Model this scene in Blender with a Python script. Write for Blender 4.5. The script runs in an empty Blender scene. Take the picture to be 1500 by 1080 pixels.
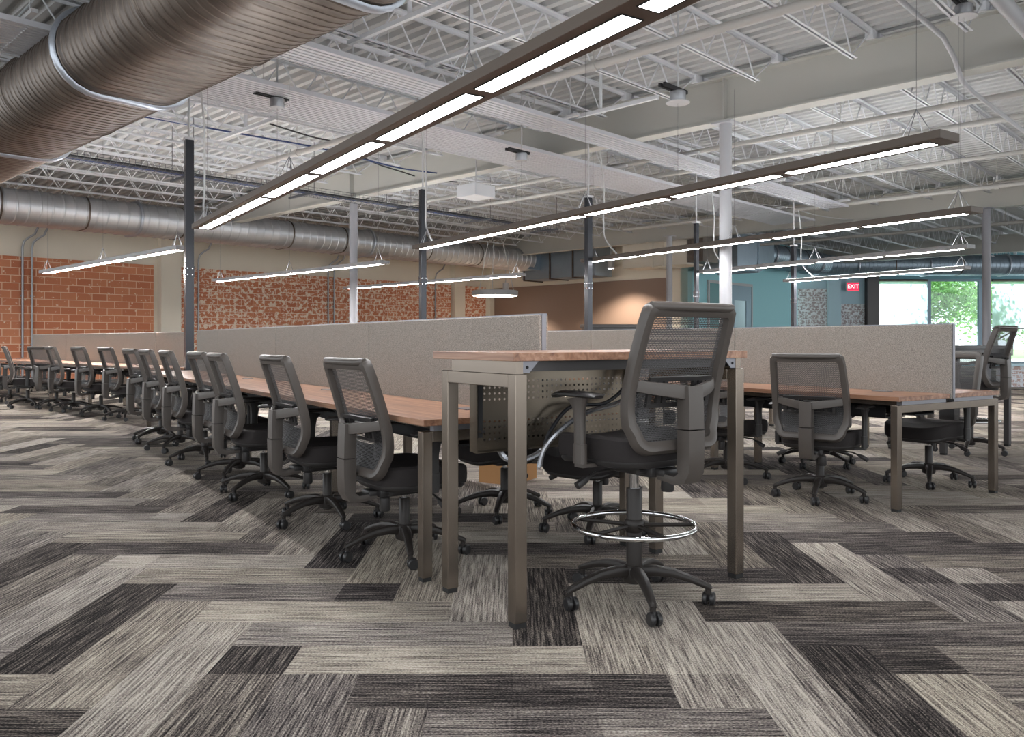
import bpy, bmesh, math, random
from mathutils import Vector, Matrix
R = random.Random(7)
SC = bpy.context.scene
COL = SC.collection
PI = math.pi
H = 1.09; F = 1200.0; CX = 750.0; CY = 500.0          # eye height, focal length and horizon of the photograph
TA = math.radians(33.2); TU = math.radians(46.2)
A = (-math.sin(TA), math.cos(TA)); B = (math.cos(TA), math.sin(TA))      # along / across the bench rows
VV = (-math.sin(TU), math.cos(TU)); UU = (math.cos(TU), math.sin(TU))    # the building's own axes
def pab(a, b, z=0.0): return Vector((a*A[0]+b*B[0], a*A[1]+b*B[1], z))
def puv(u, v, z=0.0): return Vector((u*UU[0]+v*VV[0], u*UU[1]+v*VV[1], z))

# ------------------------------------------------------------------ materials
MATS = {}
def srgb(r, g, b):
    f = lambda c: (c/255/12.92) if c/255 <= 0.04045 else ((c/255+0.055)/1.055)**2.4
    return (f(r), f(g), f(b), 1.0)
def new_mat(name):
    m = bpy.data.materials.new(name); m.use_nodes = True
    nt = m.node_tree
    return m, nt, nt.nodes['Principled BSDF']
def N(nt, typ, **kw):
    n = nt.nodes.new(typ)
    for k, v in kw.items():
        if k.startswith('i_'): n.inputs[k[2:].replace('_', ' ')].default_value = v
        else: setattr(n, k, v)
    return n
def simple(name, col, rough=0.5, metal=0.0, spec=0.5, noise=0.0, nscale=30.0, bump=0.0):
    m, nt, p = new_mat(name)
    p.inputs['Base Color'].default_value = col
    p.inputs['Roughness'].default_value = rough
    p.inputs['Metallic'].default_value = metal
    p.inputs['Specular IOR Level'].default_value = spec
    if noise or bump:
        tc = N(nt, 'ShaderNodeTexCoord')
        nz = N(nt, 'ShaderNodeTexNoise'); nz.inputs['Scale'].default_value = nscale; nz.inputs['Detail'].default_value = 4
        nt.links.new(tc.outputs['Object'], nz.inputs['Vector'])
        if noise:
            mx = N(nt, 'ShaderNodeMix', data_type='RGBA')
            mx.inputs[6].default_value = tuple(c*(1-noise) for c in col[:3])+(1,)
            mx.inputs[7].default_value = tuple(min(1, c*(1+noise)) for c in col[:3])+(1,)
            nt.links.new(nz.outputs['Fac'], mx.inputs[0]); nt.links.new(mx.outputs[2], p.inputs['Base Color'])
        if bump:
            b = N(nt, 'ShaderNodeBump'); b.inputs['Strength'].default_value = bump; b.inputs['Distance'].default_value = 0.004
            nt.links.new(nz.outputs['Fac'], b.inputs['Height']); nt.links.new(b.outputs['Normal'], p.inputs['Normal'])
    MATS[name] = m
    return m
def emit(name, col, s):
    m = bpy.data.materials.new(name); m.use_nodes = True; nt = m.node_tree
    nt.nodes.remove(nt.nodes['Principled BSDF'])
    e = N(nt, 'ShaderNodeEmission'); e.inputs['Color'].default_value = col; e.inputs['Strength'].default_value = s
    nt.links.new(e.outputs[0], nt.nodes['Material Output'].inputs[0]); MATS[name] = m
    return m

M_plastic = simple('chair_plastic', srgb(76, 70, 66), 0.42, noise=0.06, nscale=300)
M_blackplastic = simple('black_plastic', srgb(44, 42, 42), 0.4)
M_base = simple('base_bronze_nylon', srgb(46, 42, 40), 0.38, spec=0.25)
M_seat = simple('seat_fabric', srgb(44, 40, 40), 0.75, spec=0.25, noise=0.18, nscale=700, bump=0.3)
M_caster = simple('caster_rubber', srgb(40, 39, 40), 0.35)
M_chrome = simple('chrome', srgb(215, 216, 218), 0.09, 1.0)
M_steel = simple('bronze_steel', srgb(134, 124, 114), 0.27, 0.9, noise=0.07, nscale=14)
M_steel_dark = simple('dark_steel', srgb(78, 76, 76), 0.4, 0.7)
M_foot = simple('black_foot', srgb(25, 24, 24), 0.6)
M_perf = simple('perforated_steel', srgb(122, 113, 101), 0.25, 0.9, noise=0.1, nscale=6)
M_trim = simple('aluminium_trim', srgb(130, 130, 136), 0.35, 0.6)
M_dark = simple('dark_void', srgb(26, 26, 28), 0.7)
M_post = simple('power_pole_paint', srgb(52, 53, 58), 0.25, 0.35)
M_white = simple('white_paint', srgb(190, 190, 192), 0.5)
M_joist = simple('joist_paint', srgb(214, 216, 220), 0.5, noise=0.05, nscale=3)
M_deck = simple('deck_paint', srgb(190, 191, 191), 0.6, noise=0.08, nscale=1.2)
M_girder = simple('girder_paint', srgb(184, 183, 177), 0.5, noise=0.05, nscale=1.5)
M_column = simple('column_paint', srgb(176, 176, 180), 0.45)
M_column_d = simple('column_grey', srgb(140, 140, 146), 0.45)
M_pipe = simple('pipe_paint', srgb(176, 174, 170), 0.5)
M_pipe_dark = simple('conduit_steel', srgb(160, 162, 166), 0.4, 0.7)
M_panel = simple('radiant_panel', srgb(188, 189, 194), 0.4)
M_cable_w = simple('white_cable', srgb(190, 190, 190), 0.5)
M_wire = simple('hanger_wire', srgb(96, 96, 98), 0.5, 0.3)
M_cable_b = simple('black_cable', srgb(24, 25, 30), 0.45)
M_cable_blue = simple('blue_cable', srgb(42, 62, 110), 0.5)
M_red = simple('red_tube', srgb(150, 40, 36), 0.5)
M_hose = simple('steel_hose', srgb(170, 172, 178), 0.25, 0.8)
M_tray = simple('tray_wire', srgb(92, 94, 98), 0.45, 0.6)
M_fix = simple('fixture_bronze', srgb(92, 82, 74), 0.5)
M_fixgrey = simple('fixture_silver', srgb(150, 150, 152), 0.45)
M_lens = emit('lens_light', (0.98, 0.985, 1, 1), 34.0)
M_up_added = emit('added_uplight_glow', (0.97, 0.985, 1, 1), 7.5)  # added upward glow on the pendants, there to brighten the ceiling
M_lens_far = emit('lens_light_strong', (1, 0.98, 0.96, 1), 125.0)
M_up_far_added = emit('added_uplight_strong', (0.97, 0.985, 1, 1), 22.0)  # stronger version of the added upward glow, for the rear pendants
M_beige = simple('beige_paint', srgb(230, 222, 206), 0.6, noise=0.03, nscale=1)
M_brown = simple('brown_paint', srgb(138, 116, 102), 0.5)
M_teal = simple('teal_paint', srgb(158, 218, 226), 0.55)
M_bluegrey = simple('bluegrey_paint', srgb(184, 212, 224), 0.55)
M_tealdark = simple('teal_header_paint', srgb(116, 164, 176), 0.55)
M_frame = simple('window_frame', srgb(120, 140, 154), 0.4, 0.3)
M_box = simple('cardboard', srgb(158, 116, 74), 0.8, noise=0.05, nscale=60)
M_paper = simple('paper', srgb(225, 225, 222), 0.7)
M_asphalt = simple('outdoor_paving', srgb(214, 214, 206), 0.8)
M_bark = simple('bark', srgb(96, 84, 70), 0.9)
M_leaf = simple('leaf', srgb(160, 205, 108), 0.6)
M_leaf2 = simple('leaf_dark', srgb(96, 140, 112), 0.6)
M_lawn = simple('lawn', srgb(120, 160, 80), 0.9, noise=0.25, nscale=2)
M_reed = simple('reed', srgb(120, 132, 110), 0.8)
M_dark_or_backlit = simple('dark_or_backlit_laminate', srgb(44, 42, 44), 0.4)  # dark cabinet laminate; also the far table top with backlit shade in the colour
M_duct_tape = simple('duct_flange', srgb(176, 182, 192), 0.3, 0.7, noise=0.15, nscale=40)
M_ducttan = simple('duct_tan_wrap', srgb(214, 207, 194), 0.6)

def duct_mat():
    m, nt, p = new_mat('galvanised_duct')
    tc = N(nt, 'ShaderNodeTexCoord')
    nz = N(nt, 'ShaderNodeTexNoise'); nz.inputs['Scale'].default_value = 2.2; nz.inputs['Detail'].default_value = 5
    mp = N(nt, 'ShaderNodeMapping'); mp.inputs['Scale'].default_value = (1.5, 4.5, 1.5)
    nt.links.new(tc.outputs['Object'], mp.inputs[0]); nt.links.new(mp.outputs[0], nz.inputs['Vector'])
    cr = N(nt, 'ShaderNodeValToRGB')
    cr.color_ramp.elements[0].position = 0.3; cr.color_ramp.elements[0].color = srgb(82, 73, 67)
    cr.color_ramp.elements[1].position = 0.72; cr.color_ramp.elements[1].color = srgb(122, 112, 104)
    nt.links.new(nz.outputs['Fac'], cr.inputs[0]); nt.links.new(cr.outputs[0], p.inputs['Base Color'])
    p.inputs['Metallic'].default_value = 0.75; p.inputs['Roughness'].default_value = 0.45
    return m
M_duct = duct_mat()  # galvanised steel with the carpet's brown reflection put into its colour
M_duct_far = simple('duct_lit_tone', srgb(196, 198, 202), 0.4, 0.75, noise=0.12, nscale=3)  # same galvanised steel, its brighter lighting put into the colour
M_duct_blue = simple('duct_shade_tone', srgb(150, 164, 176), 0.4, 0.7, noise=0.12, nscale=3)  # same galvanised steel, bluish shade put into the colour

def wood_mat():
    m, nt, p = new_mat('walnut_laminate')
    tc = N(nt, 'ShaderNodeTexCoord')
    mp = N(nt, 'ShaderNodeMapping'); mp.inputs['Scale'].default_value = (26, 1.6, 26)
    nz = N(nt, 'ShaderNodeTexNoise'); nz.inputs['Scale'].default_value = 1.3; nz.inputs['Detail'].default_value = 6; nz.inputs['Distortion'].default_value = 0.6
    nt.links.new(tc.outputs['Object'], mp.inputs[0]); nt.links.new(mp.outputs[0], nz.inputs['Vector'])
    cr = N(nt, 'ShaderNodeValToRGB')
    e = cr.color_ramp.elements
    e[0].position = 0.28; e[0].color = srgb(112, 78, 60)
    e[1].position = 0.7; e[1].color = srgb(176, 138, 114)
    k = e.new(0.5); k.color = srgb(148, 108, 84)
    nt.links.new(nz.outputs['Fac'], cr.inputs[0]); nt.links.new(cr.outputs[0], p.inputs['Base Color'])
    p.inputs['Roughness'].default_value = 0.33
    return m
M_wood = wood_mat()

def fabric_mat():
    m, nt, p = new_mat('screen_fabric')
    tc = N(nt, 'ShaderNodeTexCoord')
    nz = N(nt, 'ShaderNodeTexNoise'); nz.inputs['Scale'].default_value = 260; nz.inputs['Detail'].default_value = 3
    nt.links.new(tc.outputs['Object'], nz.inputs['Vector'])
    cr = N(nt, 'ShaderNodeValToRGB')
    cr.color_ramp.elements[0].position = 0.34; cr.color_ramp.elements[0].color = srgb(112, 106, 101)
    cr.color_ramp.elements[1].position = 0.66; cr.color_ramp.elements[1].color = srgb(172, 165, 157)
    nt.links.new(nz.outputs['Fac'], cr.inputs[0]); nt.links.new(cr.outputs[0], p.inputs['Base Color'])
    b = N(nt, 'ShaderNodeBump'); b.inputs['Strength'].default_value = 0.25; b.inputs['Distance'].default_value = 0.002
    nt.links.new(nz.outputs['Fac'], b.inputs['Height']); nt.links.new(b.outputs['Normal'], p.inputs['Normal'])
    p.inputs['Roughness'].default_value = 0.9; p.inputs['Specular IOR Level'].default_value = 0.2
    return m
M_fabric = fabric_mat()

def mesh_mat():
    m, nt, p = new_mat('chair_mesh')
    p.inputs['Base Color'].default_value = srgb(70, 69, 70); p.inputs['Roughness'].default_value = 0.6
    tc = N(nt, 'ShaderNodeTexCoord')
    sx = N(nt, 'ShaderNodeSeparateXYZ'); nt.links.new(tc.outputs['Object'], sx.inputs[0])
    def math_(op, a=None, b=None, va=None, vb=None):
        n = N(nt, 'ShaderNodeMath', operation=op)
        if a is not None: nt.links.new(a, n.inputs[0])
        elif va is not None: n.inputs[0].default_value = va
        if b is not None: nt.links.new(b, n.inputs[1])
        elif vb is not None: n.inputs[1].default_value = vb
        return n.outputs[0]
    zz = math_('MULTIPLY', sx.outputs['Z'], vb=1/0.0068)
    row = math_('FLOOR', zz)
    par = math_('MODULO', row, vb=2.0)
    off = math_('MULTIPLY', par, vb=0.5)
    xx = math_('ADD', math_('MULTIPLY', sx.outputs['X'], vb=1/0.015), off)
    fx = math_('ABSOLUTE', math_('SUBTRACT', math_('FRACT', xx), vb=0.5))
    fz = math_('ABSOLUTE', math_('SUBTRACT', math_('FRACT', zz), vb=0.5))
    hole = math_('MULTIPLY', math_('LESS_THAN', fx, vb=0.40), math_('LESS_THAN', fz, vb=0.27))
    tr = N(nt, 'ShaderNodeBsdfTransparent')
    mx = N(nt, 'ShaderNodeMixShader')
    nt.links.new(math_('MULTIPLY', hole, vb=0.82), mx.inputs[0])
    nt.links.new(p.outputs[0], mx.inputs[1]); nt.links.new(tr.outputs[0], mx.inputs[2])
    nt.links.new(mx.outputs[0], nt.nodes['Material Output'].inputs[0])
    return m
M_mesh = mesh_mat()

def brick_mat(name, c1, c2, mortar, paint, amt, bw=0.405, bh=0.203):
    m, nt, p = new_mat(name)
    tc = N(nt, 'ShaderNodeTexCoord'); sx = N(nt, 'ShaderNodeSeparateXYZ'); cb = N(nt, 'ShaderNodeCombineXYZ')
    nt.links.new(tc.outputs['Object'], sx.inputs[0]); nt.links.new(sx.outputs['X'], cb.inputs['X']); nt.links.new(sx.outputs['Z'], cb.inputs['Y'])
    br = N(nt, 'ShaderNodeTexBrick'); br.inputs['Scale'].default_value = 1.0
    br.inputs['Brick Width'].default_value = bw; br.inputs['Row Height'].default_value = bh
    br.inputs['Mortar Size'].default_value = 0.010; br.inputs['Mortar Smooth'].default_value = 0.2; br.inputs['Bias'].default_value = 0
    br.inputs['Color1'].default_value = c1; br.inputs['Color2'].default_value = c2; br.inputs['Mortar'].default_value = mortar
    nt.links.new(cb.outputs[0], br.inputs['Vector'])
    nz = N(nt, 'ShaderNodeTexNoise'); nz.inputs['Scale'].default_value = 8; nz.inputs['Detail'].default_value = 5; nz.inputs['Roughness'].default_value = 0.65
    nt.links.new(cb.outputs[0], nz.inputs['Vector'])
    cr = N(nt, 'ShaderNodeValToRGB'); cr.color_ramp.interpolation = 'LINEAR'
    cr.color_ramp.elements[0].position = 1-amt-0.02; cr.color_ramp.elements[0].color = (0, 0, 0, 1)
    cr.color_ramp.elements[1].position = 1-amt+0.02; cr.color_ramp.elements[1].color = (1, 1, 1, 1)
    nt.links.new(nz.outputs['Fac'], cr.inputs[0])
    mx = N(nt, 'ShaderNodeMix', data_type='RGBA'); mx.inputs[7].default_value = paint
    nt.links.new(cr.outputs[0], mx.inputs[0]); nt.links.new(br.outputs['Color'], mx.inputs[6])
    nt.links.new(mx.outputs[2], p.inputs['Base Color'])
    b = N(nt, 'ShaderNodeBump'); b.inputs['Strength'].default_value = 0.5; b.inputs['Distance'].default_value = 0.01; b.invert = True
    nt.links.new(br.outputs['Fac'], b.inputs['Height']); nt.links.new(b.outputs['Normal'], p.inputs['Normal'])
    p.inputs['Roughness'].default_value = 0.85
    return m
ORANGE1, ORANGE2 = srgb(196, 118, 84), srgb(212, 140, 104)
M_brick1 = brick_mat('orange_block', ORANGE1, ORANGE2, srgb(236, 204, 176), srgb(238, 216, 194), 0.36)
M_brick2 = brick_mat('orange_block_flaked', ORANGE1, ORANGE2, srgb(238, 216, 194), srgb(240, 224, 206), 0.465)
M_brick3 = brick_mat('grey_block_flaked', srgb(168, 156, 158), srgb(186, 172, 172), srgb(232, 236, 240), srgb(236, 238, 242), 0.49)
M_brick4 = brick_mat('white_brick', srgb(176, 150, 142), srgb(196, 180, 176), srgb(214, 218, 224), srgb(214, 218, 224), 0.5, 0.3, 0.1)

def carpet_mat():
    m, nt, p = new_mat('carpet_planks')
    at = N(nt, 'ShaderNodeAttribute', attribute_name='tone', attribute_type='GEOMETRY')
    uv = N(nt, 'ShaderNodeUVMap', uv_map='UVMap')
    mp = N(nt, 'ShaderNodeMapping'); mp.inputs['Scale'].default_value = (4.0, 125, 1)
    nt.links.new(uv.outputs[0], mp.inputs[0])
    n1 = N(nt, 'ShaderNodeTexNoise'); n1.inputs['Scale'].default_value = 1.0; n1.inputs['Detail'].default_value = 3; n1.inputs['Roughness'].default_value = 0.6
    nt.links.new(mp.outputs[0], n1.inputs['Vector'])
    mp2 = N(nt, 'ShaderNodeMapping'); mp2.inputs['Scale'].default_value = (120, 200, 1)
    nt.links.new(uv.outputs[0], mp2.inputs[0])
    n2 = N(nt, 'ShaderNodeTexNoise'); n2.inputs['Scale'].default_value = 1.0; n2.inputs['Detail'].default_value = 2
    nt.links.new(mp2.outputs[0], n2.inputs['Vector'])
    def mth(op, a, b):
        n = N(nt, 'ShaderNodeMath', operation=op)
        for i, s in enumerate((a, b)):
            if isinstance(s, (int, float)): n.inputs[i].default_value = s
            else: nt.links.new(s, n.inputs[i])
        return n.outputs[0]
    s1 = mth('MULTIPLY', mth('SUBTRACT', n1.outputs['Fac'], 0.5), 2.0)
    s2 = mth('MULTIPLY', mth('SUBTRACT', n2.outputs['Fac'], 0.5), 1.25)
    sep = N(nt, 'ShaderNodeSeparateColor'); nt.links.new(at.outputs['Color'], sep.inputs[0])
    t = mth('ADD', mth('ADD', sep.outputs[0], s1), s2)
    cr = N(nt, 'ShaderNodeValToRGB'); e = cr.color_ramp.elements
    e[0].position = 0.0; e[0].color = srgb(28, 26, 27)
    e[1].position = 1.0; e[1].color = srgb(196, 191, 181)
    for pos, c in ((0.25, srgb(68, 64, 64)), (0.5, srgb(116, 110, 106)), (0.75, srgb(160, 154, 146))):
        k = e.new(pos); k.color = c
    nt.links.new(t, cr.inputs[0])
    hs = N(nt, 'ShaderNodeMix', data_type='RGBA', blend_type='MULTIPLY'); hs.inputs[0].default_value = 1.0
    tint = N(nt, 'ShaderNodeMix', data_type='RGBA'); tint.inputs[6].default_value = (1.0, 0.965, 0.965, 1); tint.inputs[7].default_value = (1.0, 0.945, 0.87, 1)
    nt.links.new(sep.outputs[1], tint.inputs[0])
    nt.links.new(cr.outputs[0], hs.inputs[6]); nt.links.new(tint.outputs[2], hs.inputs[7])
    nt.links.new(hs.outputs[2], p.inputs['Base Color'])
    b = N(nt, 'ShaderNodeBump'); b.inputs['Strength'].default_value = 0.35; b.inputs['Distance'].default_value = 0.003
    nt.links.new(n2.outputs['Fac'], b.inputs['Height']); nt.links.new(b.outputs['Normal'], p.inputs['Normal'])
    p.inputs['Roughness'].default_value = 0.95; p.inputs['Specular IOR Level'].default_value = 0.1
    return m
M_carpet = carpet_mat()

def glass_mat(name, tint, f):
    m = bpy.data.materials.new(name); m.use_nodes = True; nt = m.node_tree
    nt.nodes.remove(nt.nodes['Principled BSDF'])
    tr = N(nt, 'ShaderNodeBsdfTransparent'); tr.inputs[0].default_value = tint
    gl = N(nt, 'ShaderNodeBsdfGlossy'); gl.inputs['Roughness'].default_value = 0.02
    mx = N(nt, 'ShaderNodeMixShader'); mx.inputs[0].default_value = f
    nt.links.new(tr.outputs[0], mx.inputs[1]); nt.links.new(gl.outputs[0], mx.inputs[2])
    nt.links.new(mx.outputs[0], nt.nodes['Material Output'].inputs[0])
    return m
M_glass = glass_mat('clear_glass', (0.9, 0.97, 1.0, 1), 0.05)
M_doorglass = glass_mat('door_glass', (0.55, 0.66, 0.68, 1), 0.25)
def shade_mat():
    m = bpy.data.materials.new('solar_shade'); m.use_nodes = True; nt = m.node_tree
    nt.nodes.remove(nt.nodes['Principled BSDF'])
    tr = N(nt, 'ShaderNodeBsdfTransparent'); tl = N(nt, 'ShaderNodeBsdfTranslucent'); tl.inputs[0].default_value = srgb(226, 238, 240)
    mx = N(nt, 'ShaderNodeMixShader'); mx.inputs[0].default_value = 0.55
    nt.links.new(tr.outputs[0], mx.inputs[1]); nt.links.new(tl.outputs[0], mx.inputs[2])
    nt.links.new(mx.outputs[0], nt.nodes['Material Output'].inputs[0])
    return m
M_shade = shade_mat()

# ------------------------------------------------------------------ mesh builder
class MB:
    def __init__(self): self.v = []; self.f = []; self.m = []; self.sm = []
    def add(self, vs, fs, mat=0, smooth=False):
        o = len(self.v); self.v += [tuple(x) for x in vs]
        for f in fs: self.f.append(tuple(o+i for i in f)); self.m.append(mat); self.sm.append(smooth)
        return self
    def box(self, c, s, rot=None, mat=0, bev=0.0):
        x, y, z = s[0]/2, s[1]/2, s[2]/2
        if bev <= 0 or min(x, y, z) <= bev:
            vs = [Vector((i*x, j*y, k*z)) for i in (-1, 1) for j in (-1, 1) for k in (-1, 1)]
            fs = [(0, 1, 3, 2), (4, 6, 7, 5), (0, 4, 5, 1), (2, 3, 7, 6), (0, 2, 6, 4), (1, 5, 7, 3)]
            sm = False
        else:
            bm = bmesh.new(); bmesh.ops.create_cube(bm, size=1.0)
            for w in bm.verts: w.co = Vector((w.co.x*2*x, w.co.y*2*y, w.co.z*2*z))
            bmesh.ops.bevel(bm, geom=bm.edges[:], offset=bev, segments=2, profile=0.5, affect='EDGES')
            bm.verts.index_update()
            vs = [w.co.copy() for w in bm.verts]; fs = [tuple(w.index for w in f.verts) for f in bm.faces]; bm.free(); sm = False
        if rot is not None: vs = [rot @ w for w in vs]
        c = Vector(c)
        return self.add([w+c for w in vs], fs, mat, sm)
    def box2(self, lo, hi, mat=0, bev=0.0):
        return self.box([(lo[i]+hi[i])/2 for i in range(3)], [abs(hi[i]-lo[i]) for i in range(3)], None, mat, bev)
    def ring_loft(self, rings, mat=0, caps=True, closed=False, smooth=True):
        n = len(rings[0]); vs = [p for r in rings for p in r]; fs = []
        m = len(rings)
        for i in range(m if closed else m-1):
            a, b = i*n, ((i+1) % m)*n
            for k in range(n): fs.append((a+k, a+(k+1) % n, b+(k+1) % n, b+k))
        self.add(vs, fs, mat, smooth)
        if caps and not closed:
            self.add(rings[0], [tuple(range(n))[::-1]], mat, False); self.add(rings[-1], [tuple(range(n))], mat, False)
        return self
    def cyl(self, p0, p1, r0, r1=None, seg=12, mat=0, caps=True):
        r1 = r0 if r1 is None else r1
        p0, p1 = Vector(p0), Vector(p1); d = (p1-p0).normalized()
        x = d.orthogonal().normalized(); y = d.cross(x)
        rg = [[p+(x*math.cos(2*PI*k/seg)+y*math.sin(2*PI*k/seg))*r for k in range(seg)] for p, r in ((p0, r0), (p1, r1))]
        return self.ring_loft(rg, mat, caps, False, seg > 5)
    def tube(self, pts, r, seg=8, mat=0, closed=False):
        pts = [Vector(p) for p in pts]; n = len(pts); rings = []; up = None
        for i, p in enumerate(pts):
            t = (pts[(i+1) % n]-pts[i-1]) if closed else (pts[min(i+1, n-1)]-pts[max(i-1, 0)])
            t.normalize()
            if up is None: up = t.orthogonal().normalized()
            up = (up-t*up.dot(t)).normalized(); y = t.cross(up)
            rr = r[i] if isinstance(r, (list, tuple)) else r
            rings.append([p+(up*math.cos(2*PI*k/seg)+y*math.sin(2*PI*k/seg))*rr for k in range(seg)])
        return self.ring_loft(rings, mat, True, closed, seg > 4)
    def lathe(self, prof, c=(0, 0, 0), seg=16, mat=0):
        c = Vector(c)
        rings = [[c+Vector((r*math.cos(2*PI*k/seg), r*math.sin(2*PI*k/seg), z)) for k in range(seg)] for r, z in prof]
        return self.ring_loft(rings, mat, True, False, True)
    def sweep(self, pts, nrm, wid, dep, mat=0, closed=False, power=3.0, seg=12):
        """rounded rectangular section: wid along tangent x normal, dep along normal"""
        pts = [Vector(p) for p in pts]; n = len(pts); rings = []
        for i, p in enumerate(pts):
            t = (pts[(i+1) % n]-pts[i-1]) if closed else (pts[min(i+1, n-1)]-pts[max(i-1, 0)])
            t.normalize(); nn = Vector(nrm[i]) if isinstance(nrm, list) else Vector(nrm)
            nn = (nn-t*nn.dot(t)).normalized(); s = t.cross(nn)
            w = wid[i] if isinstance(wid, list) else wid; d = dep[i] if isinstance(dep, list) else dep
            rg = []
            for k in range(seg):
                a = 2*PI*(k+0.5)/seg; ca, sa = math.cos(a), math.sin(a)
                rr = (abs(ca)**power+abs(sa)**power)**(-1/power)
                rg.append(p+s*(ca*rr*w/2)+nn*(sa*rr*d/2))
            rings.append(rg)
        return self.ring_loft(rings, mat, True, closed, True)
    def build(self, name, mats, parent=None, **props):
        me = bpy.data.meshes.new(name); me.from_pydata(self.v, [], self.f); me.update()
        mats = mats if isinstance(mats, (list, tuple)) else [mats]
        for m in mats: me.materials.append(m)
        me.polygons.foreach_set('material_index', self.m); me.polygons.foreach_set('use_smooth', self.sm)
        bm = bmesh.new(); bm.from_mesh(me); bmesh.ops.recalc_face_normals(bm, faces=bm.faces[:]); bm.to_mesh(me); bm.free()
        if any(self.sm) and not all(self.sm):
            try: me.set_sharp_from_angle(angle=math.radians(40))
            except Exception: pass
        o = bpy.data.objects.new(name, me); COL.objects.link(o)
        if parent is not None: o.parent = parent
        for k, v in props.items(): o[k] = v
        return o

def tag(o, label, cat, group=None):
    o['label'] = label; o['category'] = cat
    if group: o['group'] = group
    return o
def thing(name, label, cat, loc=(0, 0, 0), rz=0.0, group=None):
    o = bpy.data.objects.new(name, None); COL.objects.link(o); o.empty_display_size = 0.2
    o.location = loc; o.rotation_euler = (0, 0, rz)
    return tag(o, label, cat, group)
def struct(o): o['kind'] = 'structure'; return o
def kids(o): return list(o.children)
def dup(o, parent=None):
    c = o.copy(); COL.objects.link(c)
    if parent is not None: c.parent = parent
    for k in kids(o): dup(k, c)
    return c
def place(o, loc, rz): o.location = loc; o.rotation_euler = (0, 0, rz); return o

# ------------------------------------------------------------------ camera and world
cam = bpy.data.cameras.new('camera'); co = bpy.data.objects.new('camera', cam); COL.objects.link(co)
co.location = (0, 0, H); co.rotation_euler = (PI/2, 0, 0)
cam.sensor_width = 36; cam.lens = 36*F/1500; cam.shift_y = -(540-CY)/1500; cam.clip_end = 500
SC.camera = co
SC.view_settings.view_transform = 'Standard'; SC.view_settings.look = 'None'; SC.view_settings.gamma = 1; SC.view_settings.use_curve_mapping = False
SC.view_settings.exposure = 0.6
try: SC.cycles.use_denoising = True
except Exception: pass
SC.cycles.max_bounces = 8; SC.cycles.diffuse_bounces = 4; SC.cycles.transparent_max_bounces = 16
SC.cycles.caustics_reflective = False; SC.cycles.caustics_refractive = False
w = bpy.data.worlds.new('sky'); SC.world = w; w.use_nodes = True
bg = w.node_tree.nodes['Background']; bg.inputs[0].default_value = (0.93, 0.97, 1.0, 1); bg.inputs[1].default_value = 1.6

# ------------------------------------------------------------------ floor: herringbone carpet planks
PW = 0.2505; OX, OY = 0.503, 2.430
CELLS = {(0, 0): 0.23, (1, 0): 0.23, (-2, 1): 0.23, (-5, 1): 0.2, (-5, 2): 0.2, (-1, 4): 0.23, (-2, 6): 0.23, (-2, 8): 0.23, (-6, 10): 0.23, (-6, 11): 0.23, (-8, 6): 0.23, (-8, 7): 0.23, (2, 4): 0.23, (2, 5): 0.23, (2, 2): 0.23, (3, 0): 0.23, (2, 0): 0.23, (6, 0): 0.23, (6, 1): 0.23, (6, -1): 0.23, (11, 7): 0.23, (10, 8): 0.23, (12, 7): 0.23, (9, 5): 0.23, (10, 4): 0.23, (7, 1): 0.23, (7, 6): 0.23, (6, 5): 0.23, (5, 5): 0.23, (7, 3): 0.27, (5, 3): 0.27, (8, 3): 0.27, (-6, 7): 0.27, (-5, 7): 0.27, (-4, 7): 0.27, (-7, 7): 0.27, (-9, 11): 0.27, (-10, 11): 0.27, (-8, 11): 0.27, (7, 7): 0.27, (-2, -1): 0.38, (-2, 0): 0.38, (-3, 4): 0.45, (-4, 4): 0.45, (-2, 4): 0.45, (10, 9): 0.45, (12, 9): 0.45, (-1, 0): 0.45, (-1, -1): 0.45, (0, -1): 0.45, (1, -1): 0.45, (3, -1): 0.45, (4, -1): 0.45, (-2, 3): 0.72, (-1, 3): 0.72, (-3, 3): 0.72, (-1, 1): 0.72, (0, 1): 0.72, (1, 1): 0.72, (3, 3): 0.72, (3, 2): 0.72, (4, 1): 0.72, (4, 2): 0.72, (8, 7): 0.72, (6, 4): 0.72, (5, 4): 0.72, (1, 4): 0.72, (1, 3): 0.72, (-3, 1): 0.72, (-3, 0): 0.72, (-3, -1): 0.72, (-1, 2): 0.62, (0, 2): 0.62, (1, 2): 0.62, (4, 0): 0.62, (3, 1): 0.62, (-4, 5): 0.62, (-5, 5): 0.62, (-5, 3): 0.2, (-5, 4): 0.2, (-2, 7): 0.2, (-6, 2): 0.66, (-6, 3): 0.66, (-6, 4): 0.66, (-6, 5): 0.66, (-4, 0): 0.62, (-4, 1): 0.62, (-4, 2): 0.62, (-4, 3): 0.62, (-8, 0): 0.64, (-7, 0): 0.64, (-6, 0): 0.64, (-5, 0): 0.64}
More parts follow.
